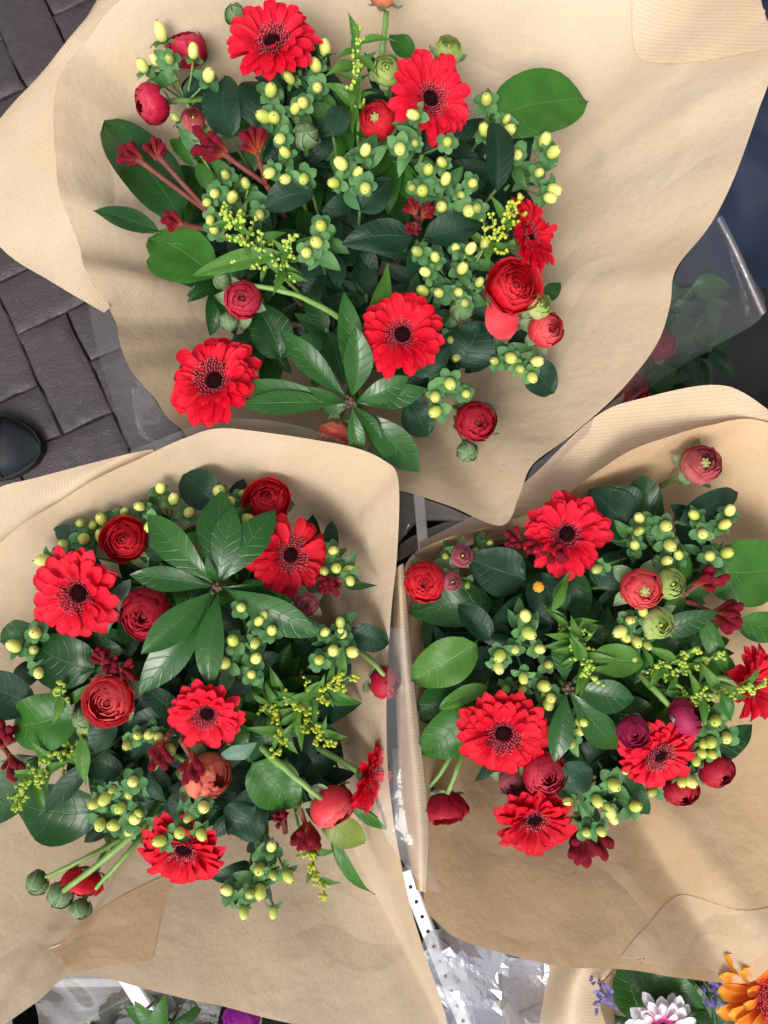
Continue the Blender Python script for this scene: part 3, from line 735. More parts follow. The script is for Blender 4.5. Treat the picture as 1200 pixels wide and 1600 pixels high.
flap(w1, 'paper_fold', [[(1012, -70, .735), (1023, 12, .735), (1045, 46, .735), (1090, 66, .738), (1150, 80, .740), (1204, 92, .741)], [(1080, -90, .742), (1095, -10, .741), (1120, 22, .740), (1150, 42, .741), (1180, 55, .742), (1204, 62, .742)],
                        [(1150, -90, .742), (1160, -40, .742), (1172, -10, .742), (1184, 10, .742), (1194, 25, .742), (1202, 36, .742)]], 'paper', wob=.001, seed=3, drape=.003, ang=R(60))
w2 = wrap(2, [(-170, 1300, .70), (-165, 1100, .70), (-110, 960, .70), (-50, 890, .71), (0, 850, .715), (60, 800, .72), (140, 752, .725), (215, 716, .73), (285, 684, .735), (345, 668, .735), (440, 680, .735), (545, 697, .735), (600, 720, .735), (622, 752, .735),
              (621, 860, .73), (611, 960, .72), (604, 1080, .715), (606, 1200, .71), (618, 1300, .71), (640, 1410, .71), (665, 1500, .705), (700, 1608, .70), (690, 1640, .70), (600, 1615, .69), (500, 1597, .685), (360, 1571, .68), (240, 1548, .68), (115, 1527, .68), (60, 1563, .68), (0, 1600, .68), (-90, 1640, .68), (-160, 1500, .69)], .70,
          'brown ribbed kraft paper wrap around the bouquet above the black shod foot with green drooping buds', 'paper', 1.3,
          creases=[(120, 800, -.012, .14, .5), (450, 700, .010, .10, .5), (580, 800, .012, .10, .5), (610, 1010, -.018, .07, .45), (600, 1150, .012, .06, .5), (40, 1450, .012, .10, .5), (450, 1560, .010, .16, .5), (620, 1450, -.012, .09, .55)], seed=5)
w2['label'] = 'brown ribbed kraft paper wrap around the bouquet with three drooping green ranunculus buds'
flap(w2, 'paper_flap', [[(-48, 908, .686), (12, 863, .690), (72, 812, .695), (150, 764, .700), (222, 726, .708), (246, 716, .712)], [(-64, 882, .690), (-3, 838, .694), (57, 788, .70), (137, 743, .705), (213, 710, .712), (240, 704, .720)], [(-80, 800, .692), (0, 761, .698), (50, 748, .70), (150, 722, .705), (215, 706, .715), (240, 702, .725)]], 'paper', ang=R(5), wob=.001)
flap(w2, 'paper_overlap', [[(270, 1372, .634), (262, 1395, .640), (250, 1430, .648), (244, 1470, .657), (238, 1500, .665)], [(190, 1400, .634), (180, 1430, .644), (170, 1460, .656), (165, 1490, .668), (175, 1512, .674)], [(125, 1440, .640), (105, 1465, .652), (80, 1490, .664), (58, 1505, .672), (120, 1524, .682)]], 'paper_back_and_shade', wob=.0, nu=20, drape=.0009)  # doubled paper lets less light through; the darker colour paints that shade
w3 = wrap(3, [(640, 872, .69), (700, 840, .685), (785, 817, .68), (860, 789, .69), (930, 739, .70), (985, 704, .71), (1040, 684, .71), (1110, 664, .70), (1200, 655, .70), (1300, 720, .70), (1370, 900, .70), (1380, 1150, .69), (1330, 1380, .69), (1215, 1478, .69), (1168, 1552, .69),
              (1060, 1530, .69), (960, 1510, .69), (800, 1489, .69), (735, 1469, .69), (690, 1440, .695), (662, 1402, .70), (668, 1290, .705), (656, 1170, .705), (646, 1080, .70), (638, 1000, .70), (628, 930, .695)], .69,
          'smooth brown kraft paper wrap around the bouquet with green half-open ranunculus and salal leaf', 'paper_back_and_shade', .6,
          creases=[(1150, 1430, .014, .08, .45), (880, 1400, .014, .2, .45), (1040, 1330, -.018, .12, .4), (1120, 720, -.012, .12, .5), (740, 1350, .008, .12, .5)], seed=9)
flap(w3, 'paper_flap', [[(655, 880, .660), (797, 826, .655), (944, 748, .672), (1046, 694, .682), (1120, 674, .676), (1215, 668, .676)], [(655, 850, .66), (800, 785, .655), (930, 705, .67), (1030, 660, .68), (1125, 640, .685), (1215, 655, .69)], [(650, 850, .66), (800, 770, .66), (925, 655, .69), (1005, 622, .70), (1130, 602, .705), (1212, 648, .695)]], 'paper', wob=.002, ang=R(95), nu=60)
flap(w3, 'paper_lip', [[(630, 880, .693), (640, 1000, .699), (648, 1080, .701), (658, 1170, .706), (669, 1290, .706), (665, 1395, .703)], [(622, 885, .694), (628, 1000, .705), (634, 1080, .706), (642, 1170, .711), (652, 1290, .711), (656, 1392, .705)], [(617, 890, .675), (614, 1000, .675), (618, 1080, .675), (622, 1170, .68), (630, 1290, .68), (650, 1390, .69)]], 'paper', wob=.001, ang=R(80))
flap(w3, 'paper_fold', [[(975, 1508, .699), (1005, 1480, .691), (1050, 1455, .686), (1120, 1441, .686), (1215, 1428, .69)], [(1010, 1518, .70), (1040, 1500, .697), (1090, 1490, .695), (1150, 1480, .695), (1215, 1455, .695)], [(980, 1508, .697), (1060, 1526, .697), (1120, 1539, .697), (1162, 1547, .697), (1210, 1477, .697)]], 'paper_smooth', wob=.0, ang=R(80), nu=30, drape=.0007)
w4 = wrap(4, [(972, 1511, .60), (948, 1530, .60), (936, 1558, .60), (950, 1612, .60), (990, 1720, .59), (1120, 1800, .58), (1270, 1780, .58), (1350, 1640, .58), (1310, 1500, .58), (1160, 1440, .58), (1040, 1465, .59)], .58,
          'kraft paper wrap around the bouquet with orange gerbera and purple statice', 'paper', .3, seed=12)
flap(w4, 'paper_flap', [[(975, 1505, .598), (950, 1528, .597), (938, 1558, .597), (951, 1612, .597), (975, 1680, .59)], [(925, 1480, .61), (905, 1520, .61), (893, 1560, .61), (890, 1612, .61), (900, 1700, .60)], [(868, 1470, .57), (858, 1520, .57), (848, 1570, .57), (843, 1612, .57), (850, 1700, .57)]], 'paper', ang=R(70), wob=.002)

# ------------------------------------------------------------------ black buckets the bouquets stand in
for k, lab in ((1, 'black plastic flower bucket under the topmost bouquet'), (2, 'black plastic flower bucket under the bouquet with drooping green buds'), (3, 'black plastic flower bucket under the bouquet with green half-open ranunculus'), (4, 'black plastic flower bucket under the orange gerbera bouquet'), (5, 'black plastic flower bucket under the purple flower')):
    n = BQ[k]['neck']; th = thing('flower_bucket', lab, 'bucket', (n.x, n.y, 0), 'flower buckets')
    obj('bucket_body', mesh('bucket_body', *lathe([(0, .006), (.09, .006), (.115, .30), (.112, .30), (.087, .012), (0, .012)], 32), 'black'), th)
    obj('rim', mesh('rim', *lathe([(.116, .285), (.124, .29), (.124, .303), (.110, .305)], 32), 'black'), th)

# ------------------------------------------------------------------ BOUQUET 1 (top)
G1 = 'red gerberas in the topmost bouquet'
gerbera(1, 427, 70, 72, (-.15, -.25), 'red gerbera beside the closed grey-green bud and the brown paper', .014)
gerbera(1, 670, 157, 69, (.38, .05), 'red gerbera with a yellow hypericum berry in front of its petals', .012)
gerbera(1, 822, 372, 62, (.95, -.1, .75), 'red gerbera turned sideways beneath yellow goldenrod', .0)
gerbera(1, 628, 524, 69, (.08, -.05), 'red gerbera touching the dark glossy leaf rosette in the topmost bouquet', .022)
gerbera(1, 337, 596, 75, (-.12, -.12), 'red gerbera lying alone against the brown paper below a pale-centred ranunculus', .0)
ranunculus(1, 238, 163, 29, (-.75, .45, .5), 'closed pink-red ranunculus bud with broad green sepals beside kangaroo paw', 'crimson', 'bud', sep=.1)
ranunculus(1, 293, 78, 30, (-.1, -.6, .6), 'dusky red ranunculus behind a yellow hypericum sprig', 'crimson', 'bud', -.012, sep=.2)
ranunculus(1, 590, 189, 31, (-.3, .1), 'red ranunculus with green centre tucked beside a gerbera', 'red', 'tight', .0, centre='g', sep=.2)
own_stem(ranunculus(1, 380, 468, 31, (.05, .15), 'small pink-red ranunculus with whitish centre near two fuzzy green buds', 'crimson', 'tight', .0, sep=.7, stem=False), 1, (392, 446), (480, 455), (540, 505), 5, .0)
ranunculus(1, 802, 450, 41, (.25, -.1), 'large open scarlet ranunculus with one petal falling away below it', 'red', 'cup', .008, sep=.3)
ranunculus(1, 853, 515, 29, (.45, .15), 'small scarlet ranunculus beside a pale green half-open bud', 'salmon', 'tight', .0, sep=.8)
ranunculus(1, 744, 659, 34, (.1, .25), 'dark red ranunculus low on the paper above a lone green bud', 'dark', 'tight', .0, sep=.4)
ranunculus(1, 520, 682, 28, (-.1, .5), 'orange ranunculus half hidden by the clear film edge', 'orange', 'tight', -.012, sep=.8)
own_stem(ranunculus(1, 598, -6, 21, (0, -.6, .7), 'orange ranunculus on thick green stem at the far paper edge', 'orange', 'tight', .0, sep=.9, stem=False), 1, (604, 20), (598, 60), (596, 110), 6, -.004)
ranunculus(1, 302, 188, 19, (.2, -.1), 'faded pink ranunculus among kangaroo paws', 'pink', 'tight', -.004, sep=.7, centre='y')
GB = 'green ranunculus buds'
for x, y, r, t, lab, sp in ((367, 22, 16, (-.3, -.5), 'grey-green bud with long thin sepals beside a gerbera', .8), (478, 212, 20, (.1, .1), 'round pale grey-green bud on thick stem amid yellow berries', .1), (346, 437, 14, (-.4, 0), 'small green bud touching the pale-centred ranunculus', .1),
                        (357, 503, 14, (-.3, .5), 'small fuzzy green bud hanging over the brown paper', .05), (730, 706, 16, (0, .6), 'lone green bud under the dark red ranunculus', .05), (587, 711, 16, (.2, .6), 'ribbed green bud below the dark leaf rosette', .1), (722, 482, 18, (.1, .1), 'striped dark green bud under the hypericum berries', .05)):
    ranunculus(1, x, y, r, t, lab, 'bud', 'gbud', -.004, sep=sp, group=GB)
for x, y, r, t, lab in ((605, 110, 23, (0, .1), 'pale green half-open ranunculus with dark hole beside a gerbera'), (700, 80, 22, (.1, -.2), 'yellowish green half-open ranunculus with pink-tipped sepals above a gerbera'), (842, 478, 20, (.5, -.1), 'pale green half-open ranunculus squeezed between scarlet ranunculus')):
    ranunculus(1, x, y, r, t, lab, 'green', 'gopen', .006, sep=.8, centre='y', group='half-open green ranunculus')
# the petal falling from the scarlet ranunculus
th = thing('fallen_petal', 'loose scarlet petal drooping under the large open ranunculus', 'petal', P(1, 785, 480, .0))
leaf(th, P(1, 775, 470, .0), P(1, 797, 530, -.006), S(52, .7), 'round', 'r_salmon', arch=.2, fold=-.1).name = 'petal'
paw(1, [(192, 237, -.9, -.25, 8), (241, 222, -.05, -1, 6, 26)], (330, 335), 'dusky red kangaroo paw with two heads over a dark leaf')
paw(1, [(318, 224, -1, -.25, 9, 38), (391, 206, -.35, -1, 7, 32)], (416, 288), 'orange-red kangaroo paw with large fanned head and upright side head', .022)
paw(1, [(262, 342, -1, -.3, 9, 24)], (345, 362), 'small dark red kangaroo paw above a broad green leaf')
paw(1, [(640, 318, -.6, -.8, 4, 20), (672, 325, .7, -.6, 4, 20), (645, 362, -.2, .9, 4, 20)], (656, 345), 'deep red kangaroo paw in the middle of the hypericum berries', .018, drop=-.02)
solidago(1, [(440, 430), (400, 395), (370, 350), (350, 335)], 'bright yellow-green goldenrod cluster beside small pale-centred ranunculus', n=120, spread=44, leaves=6)
solidago(1, [(430, 440), (450, 405), (455, 372)], 'short goldenrod twig reaching over dark leaves', n=40, spread=22, leaves=3)
solidago(1, [(560, 190), (555, 130), (560, 50)], 'leafy green goldenrod spike between gerbera and half-open green ranunculus', n=50, spread=20, leaves=9)
solidago(1, [(745, 400), (780, 360), (810, 315)], 'yellow goldenrod spray crossing the sideways gerbera', off=.022, n=80, spread=36, m='yellow', leaves=3)
L1 = 'leafy stems in the topmost bouquet'
leafstem(1, (762, 190), (918, 158), 104, 'oblong', 'salal', 'broad mid-green salal leaf with bitten tip against the brown paper', -.012, arch=.06, roll=.1, fold=.05)
leafstem(1, (285, 345), (162, 190), 92, 'oblong', 'dark', 'broad dark green leaf behind the dusky red kangaroo paw', -.02, arch=.05, roll=.2)
leafstem(1, (250, 362), (145, 329), 36, 'lance', 'dark', 'narrow pointed green leaf jutting out over the brown paper', -.012)
leafstem(1, (335, 432), (232, 372), 84, 'oblong', 'salal', 'wide dull green leaf below the small dark red kangaroo paw', -.014, roll=.2, extra=[((330, 425), (228, 408), 60)])
leafstem(1, (440, 395), (294, 434), 34, 'lance', 'bright', 'slim light green leaf beneath the goldenrod cluster', -.004)
leafstem(1, (580, 505), (606, 412), 34, 'lance', 'bright', 'upright narrow light green leaf behind the gerbera by the rosette', -.004, roll=.6)
leafstem(1, (645, 372), (533, 382), 54, 'ovate', 'blue', 'dark blue-green leaf lying flat in the middle of the topmost bouquet', -.006, fold=.05)
leafstem(1, (662, 372), (754, 350), 50, 'ovate', 'blue', 'dark blue-green leaf below deep red kangaroo paw', -.004, fold=.15)
leafstem(1, (776, 300), (770, 190), 44, 'oblong', 'blue', 'folded blue-green leaf standing among the yellow berries near the salal leaf', .006, fold=.3)
leafstem(1, (360, 215), (350, 120), 66, 'oblong', 'blue', 'blue-green leaf below the first gerbera, left half of a pair', -.008, roll=-.3)
leafstem(1, (400, 200), (410, 125), 74, 'oblong', 'blue', 'blue-green leaf below the first gerbera, right half of a pair', -.010, roll=.3)
leafstem(1, (490, 300), (412, 325), 50, 'oblong', 'blue', 'curled blue-green leaf under the upright kangaroo paw head', -.002)
leafstem(1, (520, 215), (535, 165), 40, 'oblong', 'blue', 'small blue-green leaf beside the round grey-green bud', .004)
leafstem(1, (560, 330), (612, 280), 56, 'ovate', 'blue', 'blue-green leaf with pale underside under four yellow berries', -.008)
leafstem(1, (720, 575), (752, 502), 84, 'ovate', 'blue', 'dark blue-green leaf right of the gerbera by the rosette', -.012)
leafstem(1, (820, 570), (864, 615), 56, 'oblong', 'blue', 'dark leaf under the berry sprig beside the paper', -.012)
leafstem(1, (640, 625), (668, 682), 56, 'oblong', 'blue', 'blue-green leaf between rosette and dark red ranunculus', -.01)
leafstem(1, (640, 585), (705, 542), 40, 'oblong', 'blue', 'curled blue-green leaf at the lower edge of the gerbera by the rosette', .008, roll=.7)
leafstem(1, (850, 470), (876, 442), 26, 'ovate', 'dark', 'small dark leaf tip behind the large scarlet ranunculus', -.008)
leafstem(1, (440, 560), (395, 470), 66, 'ovate', 'dark', 'dark shaded leaf beneath the pale-centred ranunculus', -.03)
leafstem(1, (645, 90), (608, 55), 34, 'ovate', 'salal', 'green leaf beneath the thick stem at the far paper edge', -.004)
whorl(1, (548, 628), [(436, 514, 46, .004), (537, 455, 46, -.004), (556, 508, 52, .012), (374, 632, 48, -.008), (372, 600, 44, -.02), (640, 588, 44, .0), (668, 608, 44, -.006), (655, 738, 66, -.015), (597, 686, 24, .004), (562, 712, 32, -.012), (478, 604, 20, .008), (505, 640, 30, -.02)], 'dark glossy leaf rosette with brown node between two gerberas in the topmost bouquet', .022)
HY = [
 ([(252, 53), (223, 103), (243, 95), (265, 93), (302, 82), (326, 118)], (290, 160), 'hypericum sprig with five yellow berries held over the brown paper and dusky ranunculus', (3,), .018),
 ([(508, 76), (473, 83), (493, 102), (453, 123), (496, 137)], (500, 160), 'hypericum sprig close beside the first gerbera', (1,), .0),
 ([(423, 142), (474, 161), (461, 170), (413, 183), (428, 184)], (455, 205), 'hypericum sprig above the round grey-green bud', (), .008),
 ([(438, 217), (446, 239), (447, 280), (475, 279), (422, 270)], (470, 250), 'hypericum sprig just below the upright kangaroo paw head', (), .002),
 ([(571, 235), (533, 256), (559, 271), (522, 286), (571, 294)], (560, 310), 'hypericum sprig with five bright berries in the centre of the topmost bouquet', (), .016),
 ([(336, 302), (324, 316), (363, 309), (329, 343), (335, 358), (353, 273), (384, 287), (275, 185), (406, 334)], (375, 340), 'hypericum sprig with shaded berries above the goldenrod cluster', (5, 6, 7, 8), -.004),
 ([(647, 180), (625, 232), (649, 224), (699, 222)], (660, 240), 'hypericum sprig with one berry overlapping the gerbera petals', (2,), .03),
 ([(669, 265), (691, 254), (696, 281), (738, 286), (660, 298), (644, 293)], (690, 310), 'hypericum sprig right of the middle with six berries above deep red kangaroo paw', (5,), .012),
 ([(690, 323), (732, 329), (746, 326), (720, 304)], (715, 340), 'half shaded hypericum sprig beneath the six-berry sprig', (2, 3), .0),
 ([(760, 156), (791, 187), (757, 204), (794, 204)], (765, 235), 'hypericum sprig at the base of the salal leaf', (1,), .004),
 ([(808, 242), (851, 220), (864, 238), (842, 270), (864, 296), (858, 309)], (800, 285), 'hypericum sprig leaning out below the salal leaf', (), .008),
 ([(713, 388), (735, 389), (653, 393), (680, 402), (722, 420)], (700, 440), 'hypericum sprig above the lower gerbera, upper row of berries', (2,), .014),
 ([(665, 425), (661, 455), (686, 458), (716, 456), (726, 473), (749, 441), (757, 381)], (710, 470), 'hypericum sprig above the lower gerbera, lower row of berries', (4, 5, 6), .01),
 ([(502, 353), (495, 379), (479, 395)], (520, 400), 'hypericum sprig of three berries over dark leaves beside goldenrod', (), .008),
 ([(797, 559), (838, 565), (812, 576), (831, 589), (773, 564)], (790, 540), 'hypericum sprig beneath the small scarlet ranunculus', (2, 4), .002),
 ([(703, 599), (680, 619), (728, 615), (680, 643)], (690, 590), 'hypericum sprig right of the leaf rosette above dark red ranunculus', (), .012),
 ([(703, 530), (714, 558)], (715, 520), 'pair of shaded green hypericum berries beside the lower gerbera', (0, 1), -.012)]
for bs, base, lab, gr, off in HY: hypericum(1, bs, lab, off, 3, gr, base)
filler(1, 26, 265, 225, 'dark leafy filler branch deep inside the topmost bouquet')

# ------------------------------------------------------------------ BOUQUET 2 (lower left)
gerbera(2, 126, 926, 76, (-.05, .05), 'red gerbera facing up against the curled paper edge beside dark red ranunculus', .012)
gerbera(2, 452, 866, 66, (.5, .1), 'red gerbera leaning outward beside the glossy leaf rosette and squat red ranunculus', .008)
gerbera(2, 324, 1112, 62, (.12, .3), 'red gerbera below the leaf rosette and above the orange bud', .014)
gerbera(2, 289, 1322, 70, (0, .5), 'red gerbera with three hypericum berries hanging over it', .004)
gerbera(2, 572, 1212, 56, (.95, .35, .45), 'red gerbera seen from the side with its green calyx', -.004)
ranunculus(2, 195, 843, 36, (.1, -.1), 'bright red ranunculus with open swirl between gerbera and rosette', 'red', 'open', .002, sep=.8)
ranunculus(2, 229, 960, 42, (0, .1), 'large dark red ranunculus with tight spiral under a rosette leaf', 'dark', 'tight', .004, sep=.4)
ranunculus(2, 418, 782, 36, (.05, -.35), 'squat red ranunculus with dark flat face at the paper edge', 'red', 'open', .0, sep=.4)
ranunculus(2, 171, 1094, 38, (.0, .12), 'large salmon-red ranunculus below kangaroo paw buds', 'salmon', 'cup', .012, sep=.7)
own_stem(ranunculus(2, 127, 1380, 31, (-.1, .8, .5), 'red ranunculus drooping under a thick green stem', 'red', 'cup', -.014, sep=.5, stem=False), 2, (150, 1388), (190, 1345), (222, 1305), 4.5, -.002)
ranunculus(2, 479, 945, 21, (.1, .0), 'small dusty pink ranunculus with frilled green sepals', 'dusty', 'tight', .008, sep=.9)
ranunculus(2, 326, 1212, 36, (.7, .1, .6), 'orange ranunculus bud with grey-green sepals', 'orange', 'bud', .006, sep=.7)
own_stem(ranunculus(2, 520, 1260, 34, (.45, .6, .45), 'rose-red ranunculus bud on thick pale stem beside the sideways gerbera', 'salmon', 'bud', .004, sep=.7, stem=False), 2, (502, 1248), (455, 1210), (405, 1165), 6, .014)
own_stem(ranunculus(2, 602, 1066, 26, (.8, .2, .6), 'red ranunculus half hidden behind the clear film', 'dark', 'bud', -.012, sep=.5, stem=False), 2, (600, 1055), (585, 1035), (560, 1015), 5, .0)
for x, y, r, t, lab, sp in ((58, 1380, 18, (-.6, .3), 'green drooping bud furthest out over the brown paper', .1), (94, 1400, 20, (-.5, .6), 'large pale green drooping bud on thick stem in front of red ranunculus', .1), (126, 1420, 16, (-.1, .8), 'green bud under the drooping red ranunculus', .1), (128, 1124, 16, (-.2, 0), 'green bud left of the salmon ranunculus', .1)):
    own = {58: ((72, 1370), (130, 1345), (190, 1310), 4.5, -.004), 94: ((100, 1392), (170, 1340), (228, 1285), 6, .014)}.get(x)
    rb = ranunculus(2, x, y, r, t, lab, 'bud', 'gbud', .004 if r != 18 else -.006, sep=sp, group=GB, stem=not own)
    if own: own_stem(rb, 2, *own)
ranunculus(2, 136, 1141, 15, (-.1, .5), 'pale half-open bud below the salmon ranunculus', 'green', 'gopen', .0, sep=.7, centre='y', group='half-open green ranunculus')
paw(2, [(150, 1020, -.5, -.8, 7, 24), (172, 1040, 0, .2, 6, 22), (203, 1048, .7, .1, 6, 24)], (182, 1080), 'deep red kangaroo paw with crowded buds above salmon ranunculus', .018, drop=-.02)
paw(2, [(8, 1142, .2, -1, 5, 30), (22, 1205, .5, 1, 5, 28)], (2, 1165), 'orange-tinged kangaroo paw at the outer edge beside wide green leaves', .008, drop=-.02)
paw(2, [(247, 1188, -.1, 1, 6, 30)], (262, 1150), 'red and yellow kangaroo paw hanging in front of hypericum berries', .022, drop=-.01)
paw(2, [(300, 1214, .1, 1, 5, 36)], (283, 1158), 'kangaroo paw trumpet on stout red stem pressed against the orange bud', .026, drop=-.01)
paw(2, [(436, 1276, -.1, -.3, 6, 20)], (446, 1300), 'small kangaroo paw bud tuft beside dark leaves', .002)
paw(2, [(478, 1322, 0, 1, 8, 36)], (468, 1262), 'dark red kangaroo paw with fanned pale-striped buds', .01, drop=-.015)
paw(2, [(505, 915, -.3, .3, 6, 22), (525, 918, .6, .5, 6, 24)], (500, 900), 'wine red kangaroo paw below the outward leaning gerbera', .004, drop=-.02)
solidago(2, [(140, 1150), (90, 1190), (45, 1225), (28, 1255)], 'green goldenrod spray arching out over wide dark leaves', n=110, spread=28, leaves=5)
solidago(2, [(120, 1130), (105, 1100), (95, 1070)], 'short goldenrod twig beside the green bud near salmon ranunculus', n=40, spread=18, leaves=3, off=0)
solidago(2, [(420, 1110), (480, 1090), (550, 1055)], 'yellow goldenrod spray beneath the starry hypericum sprig', n=80, spread=36, m='yellow', leaves=8)
solidago(2, [(430, 1080), (480, 1120), (510, 1160)], 'yellow goldenrod spray in the shade above the thick pale stem', n=70, spread=34, m='yellow', leaves=8, off=.004)
solidago(2, [(410, 1080), (440, 1140), (435, 1175)], 'small goldenrod twig touching the thick pale stem', n=35, spread=18, m='yellow', leaves=5)
solidago(2, [(470, 1310), (490, 1350), (508, 1398)], 'yellow goldenrod tip under the fanned kangaroo paw', n=45, spread=16, m='yellow', leaves=2)
leafstem(2, (150, 1045), (48, 1000), 88, 'ovate', 'dark', 'wide dark leaf under the upward facing gerbera', -.012)
leafstem(2, (60, 985), (0, 1002), 50, 'ovate', 'dark', 'dark leaf tip beside two yellow berries at the paper', -.012)
leafstem(2, (58, 1100), (-30, 1062), 74, 'oblong', 'blue', 'teal leaf at the outer edge above kangaroo paw', -.012)
leafstem(2, (115, 1115), (20, 1135), 92, 'round', 'salal', 'round dull green leaf beside short goldenrod twig', -.008, fold=.05)
leafstem(2, (160, 1265), (15, 1248), 96, 'ovate', 'dark', 'long dark leaf beneath the arching goldenrod spray', -.016)
leafstem(2, (60, 1180), (-25, 1285), 80, 'ovate', 'dark', 'dark leaf cut by the outer edge below kangaroo paw', -.02)
leafstem(2, (140, 1190), (70, 1272), 34, 'lance', 'blue', 'narrow grey-blue leaf over the long dark leaf', -.002)
leafstem(2, (175, 1120), (148, 1178), 44, 'ovate', 'blue', 'grey-blue leaf below the salmon ranunculus', .0)
leafstem(2, (128, 1150), (134, 1228), 24, 'lance', 'bright', 'slim light green leaf hanging beside the goldenrod', .004)
leafstem(2, (235, 1205), (262, 1255), 34, 'oblong', 'blue', 'folded blue-green leaf under the red and yellow kangaroo paw', .002, roll=.6)
leafstem(2, (440, 1190), (405, 1115), 72, 'ovate', 'dark', 'dark leaf in the shade between gerbera and goldenrod', -.018)
leafstem(2, (395, 1190), (470, 1262), 84, 'ovate', 'salal', 'dark green leaf under the thick pale stem', -.012, fold=.05)
leafstem(2, (345, 1180), (402, 1160), 32, 'oblong', 'pale', 'curled pale green leaf tip between gerbera and thick stem', .006, roll=.5)
leafstem(2, (400, 1260), (358, 1305), 74, 'ovate', 'blue', 'dark blue-green leaf right of the berry-hung gerbera', -.012)
leafstem(2, (505, 1268), (570, 1318), 52, 'oblong', 'olive', 'yellowish olive leaf under the rose-red bud', -.008, fold=.05)
leafstem(2, (515, 1300), (586, 1398), 22, 'lance', 'salal', 'long slim leaf trailing down over the pale paper', -.008, twist=.3)
leafstem(2, (550, 1262), (610, 1298), 18, 'lance', 'salal', 'slim leaf below the sideways gerbera', -.008, extra=[((550, 1255), (592, 1278), 12)])
leafstem(2, (545, 985), (608, 1006), 44, 'oblong', 'blue', 'dark blue leaf sticking out past the starry hypericum sprig', -.006)
leafstem(2, (530, 915), (590, 915), 14, 'lance', 'dark', 'tiny narrow leaf beside wine red kangaroo paw', -.002)
leafstem(2, (340, 790), (285, 742), 62, 'oblong', 'blue', 'teal leaf curling at the paper above the rosette', -.014)
leafstem(2, (140, 838), (84, 828), 34, 'oblong', 'blue', 'teal leaf edge behind the shaded hypericum berries', -.012)
leafstem(2, (270, 850), (225, 862), 40, 'oblong', 'blue', 'blue-grey leaf tip under the rosette beside bright red ranunculus', -.008)
leafstem(2, (205, 905), (168, 990), 34, 'ovate', 'pale', 'pale twisted leaf between gerbera and large dark ranunculus', .002, roll=.4)
leafstem(2, (395, 1080), (360, 1030), 54, 'ovate', 'dark', 'dark leaf beneath the starry hypericum berries', -.02)
leafstem(2, (490, 1080), (568, 1100), 22, 'lance', 'salal', 'slim leaf behind the yellow goldenrod spray', -.002)
whorl(2, (338, 918), [(230, 803, 64, .002), (346, 766, 78, -.006), (366, 790, 54, .012), (431, 796, 62, .004), (202, 898, 46, .006), (220, 1022, 58, .008), (216, 1085, 66, -.012), (328, 1078, 54, -.004), (500, 994, 66, -.006), (440, 940, 44, -.016), (322, 868, 18, .014)], 'large glossy leaf rosette with brown node beside a large dark red ranunculus', .024)
HY = [
 ([(251, 763), (271, 781), (295, 801), (219, 792), (238, 821)], (265, 815), 'hypericum sprig above the rosette leaf against the curled paper', (), .002),
 ([(159, 812), (194, 800), (125, 819), (145, 821), (131, 842), (101, 849), (159, 839), (97, 864), (70, 875)], (150, 870), 'hypericum sprig with shaded green berries behind the upward facing gerbera', (1, 2, 3, 5, 7), -.006),
 ([(56, 989), (23, 1010), (53, 1015), (61, 1051)], (75, 1030), 'hypericum sprig at the outer edge below the upward facing gerbera', (2,), .004),
 ([(342, 767), (378, 772), (360, 784), (387, 811)], (365, 810), 'hypericum sprig beside the squat red ranunculus', (1,), -.002),
 ([(520, 860), (525, 888), (544, 890), (547, 907), (504, 893)], (505, 875), 'hypericum sprig outside the outward leaning gerbera', (4,), .0),
 ([(377, 949), (404, 971), (412, 962), (425, 985), (364, 1001), (399, 1004)], (385, 990), 'starry hypericum sprig just under the rosette node', (2,), .020),
 ([(350, 1036), (400, 1029), (393, 1054)], (372, 1045), 'starry hypericum trio above the gerbera with orange bud', (), .020),
 ([(532, 973), (534, 989), (507, 988), (521, 1017), (550, 1019), (499, 1031)], (520, 1005), 'starry hypericum sprig below the small dusty pink ranunculus', (0,), .010),
 ([(215, 1149), (235, 1146), (200, 1162), (249, 1152), (265, 1170), (241, 1195)], (235, 1125), 'hypericum sprig right below the salmon ranunculus', (2,), .002),
 ([(208, 1221), (202, 1239), (149, 1255), (165, 1247), (188, 1262), (176, 1233)], (190, 1210), 'hypericum sprig with plump berries above the drooping stems, upper cluster', (5,), .016),
 ([(216, 1271), (157, 1287), (179, 1289), (202, 1299), (211, 1279)], (195, 1240), 'hypericum sprig with plump berries above the drooping stems, lower cluster', (), .012),
 ([(295, 1276), (318, 1260), (251, 1314), (281, 1301), (314, 1303)], (298, 1255), 'hypericum sprig hanging over the lowest gerbera of its bouquet', (0,), .024),
 ([(424, 1323), (406, 1358), (450, 1368), (427, 1367)], (415, 1300), 'hypericum sprig above the pale paper, upper berries', (3,), .006),
 ([(355, 1391), (406, 1392), (390, 1397), (381, 1424), (427, 1424)], (392, 1350), 'hypericum sprig hanging lowest over the pale paper', (2,), .008)]
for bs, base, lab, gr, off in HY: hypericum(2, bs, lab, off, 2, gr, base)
filler(2, 24, 225, 215, 'dark leafy filler branch deep inside the bouquet with drooping green buds')

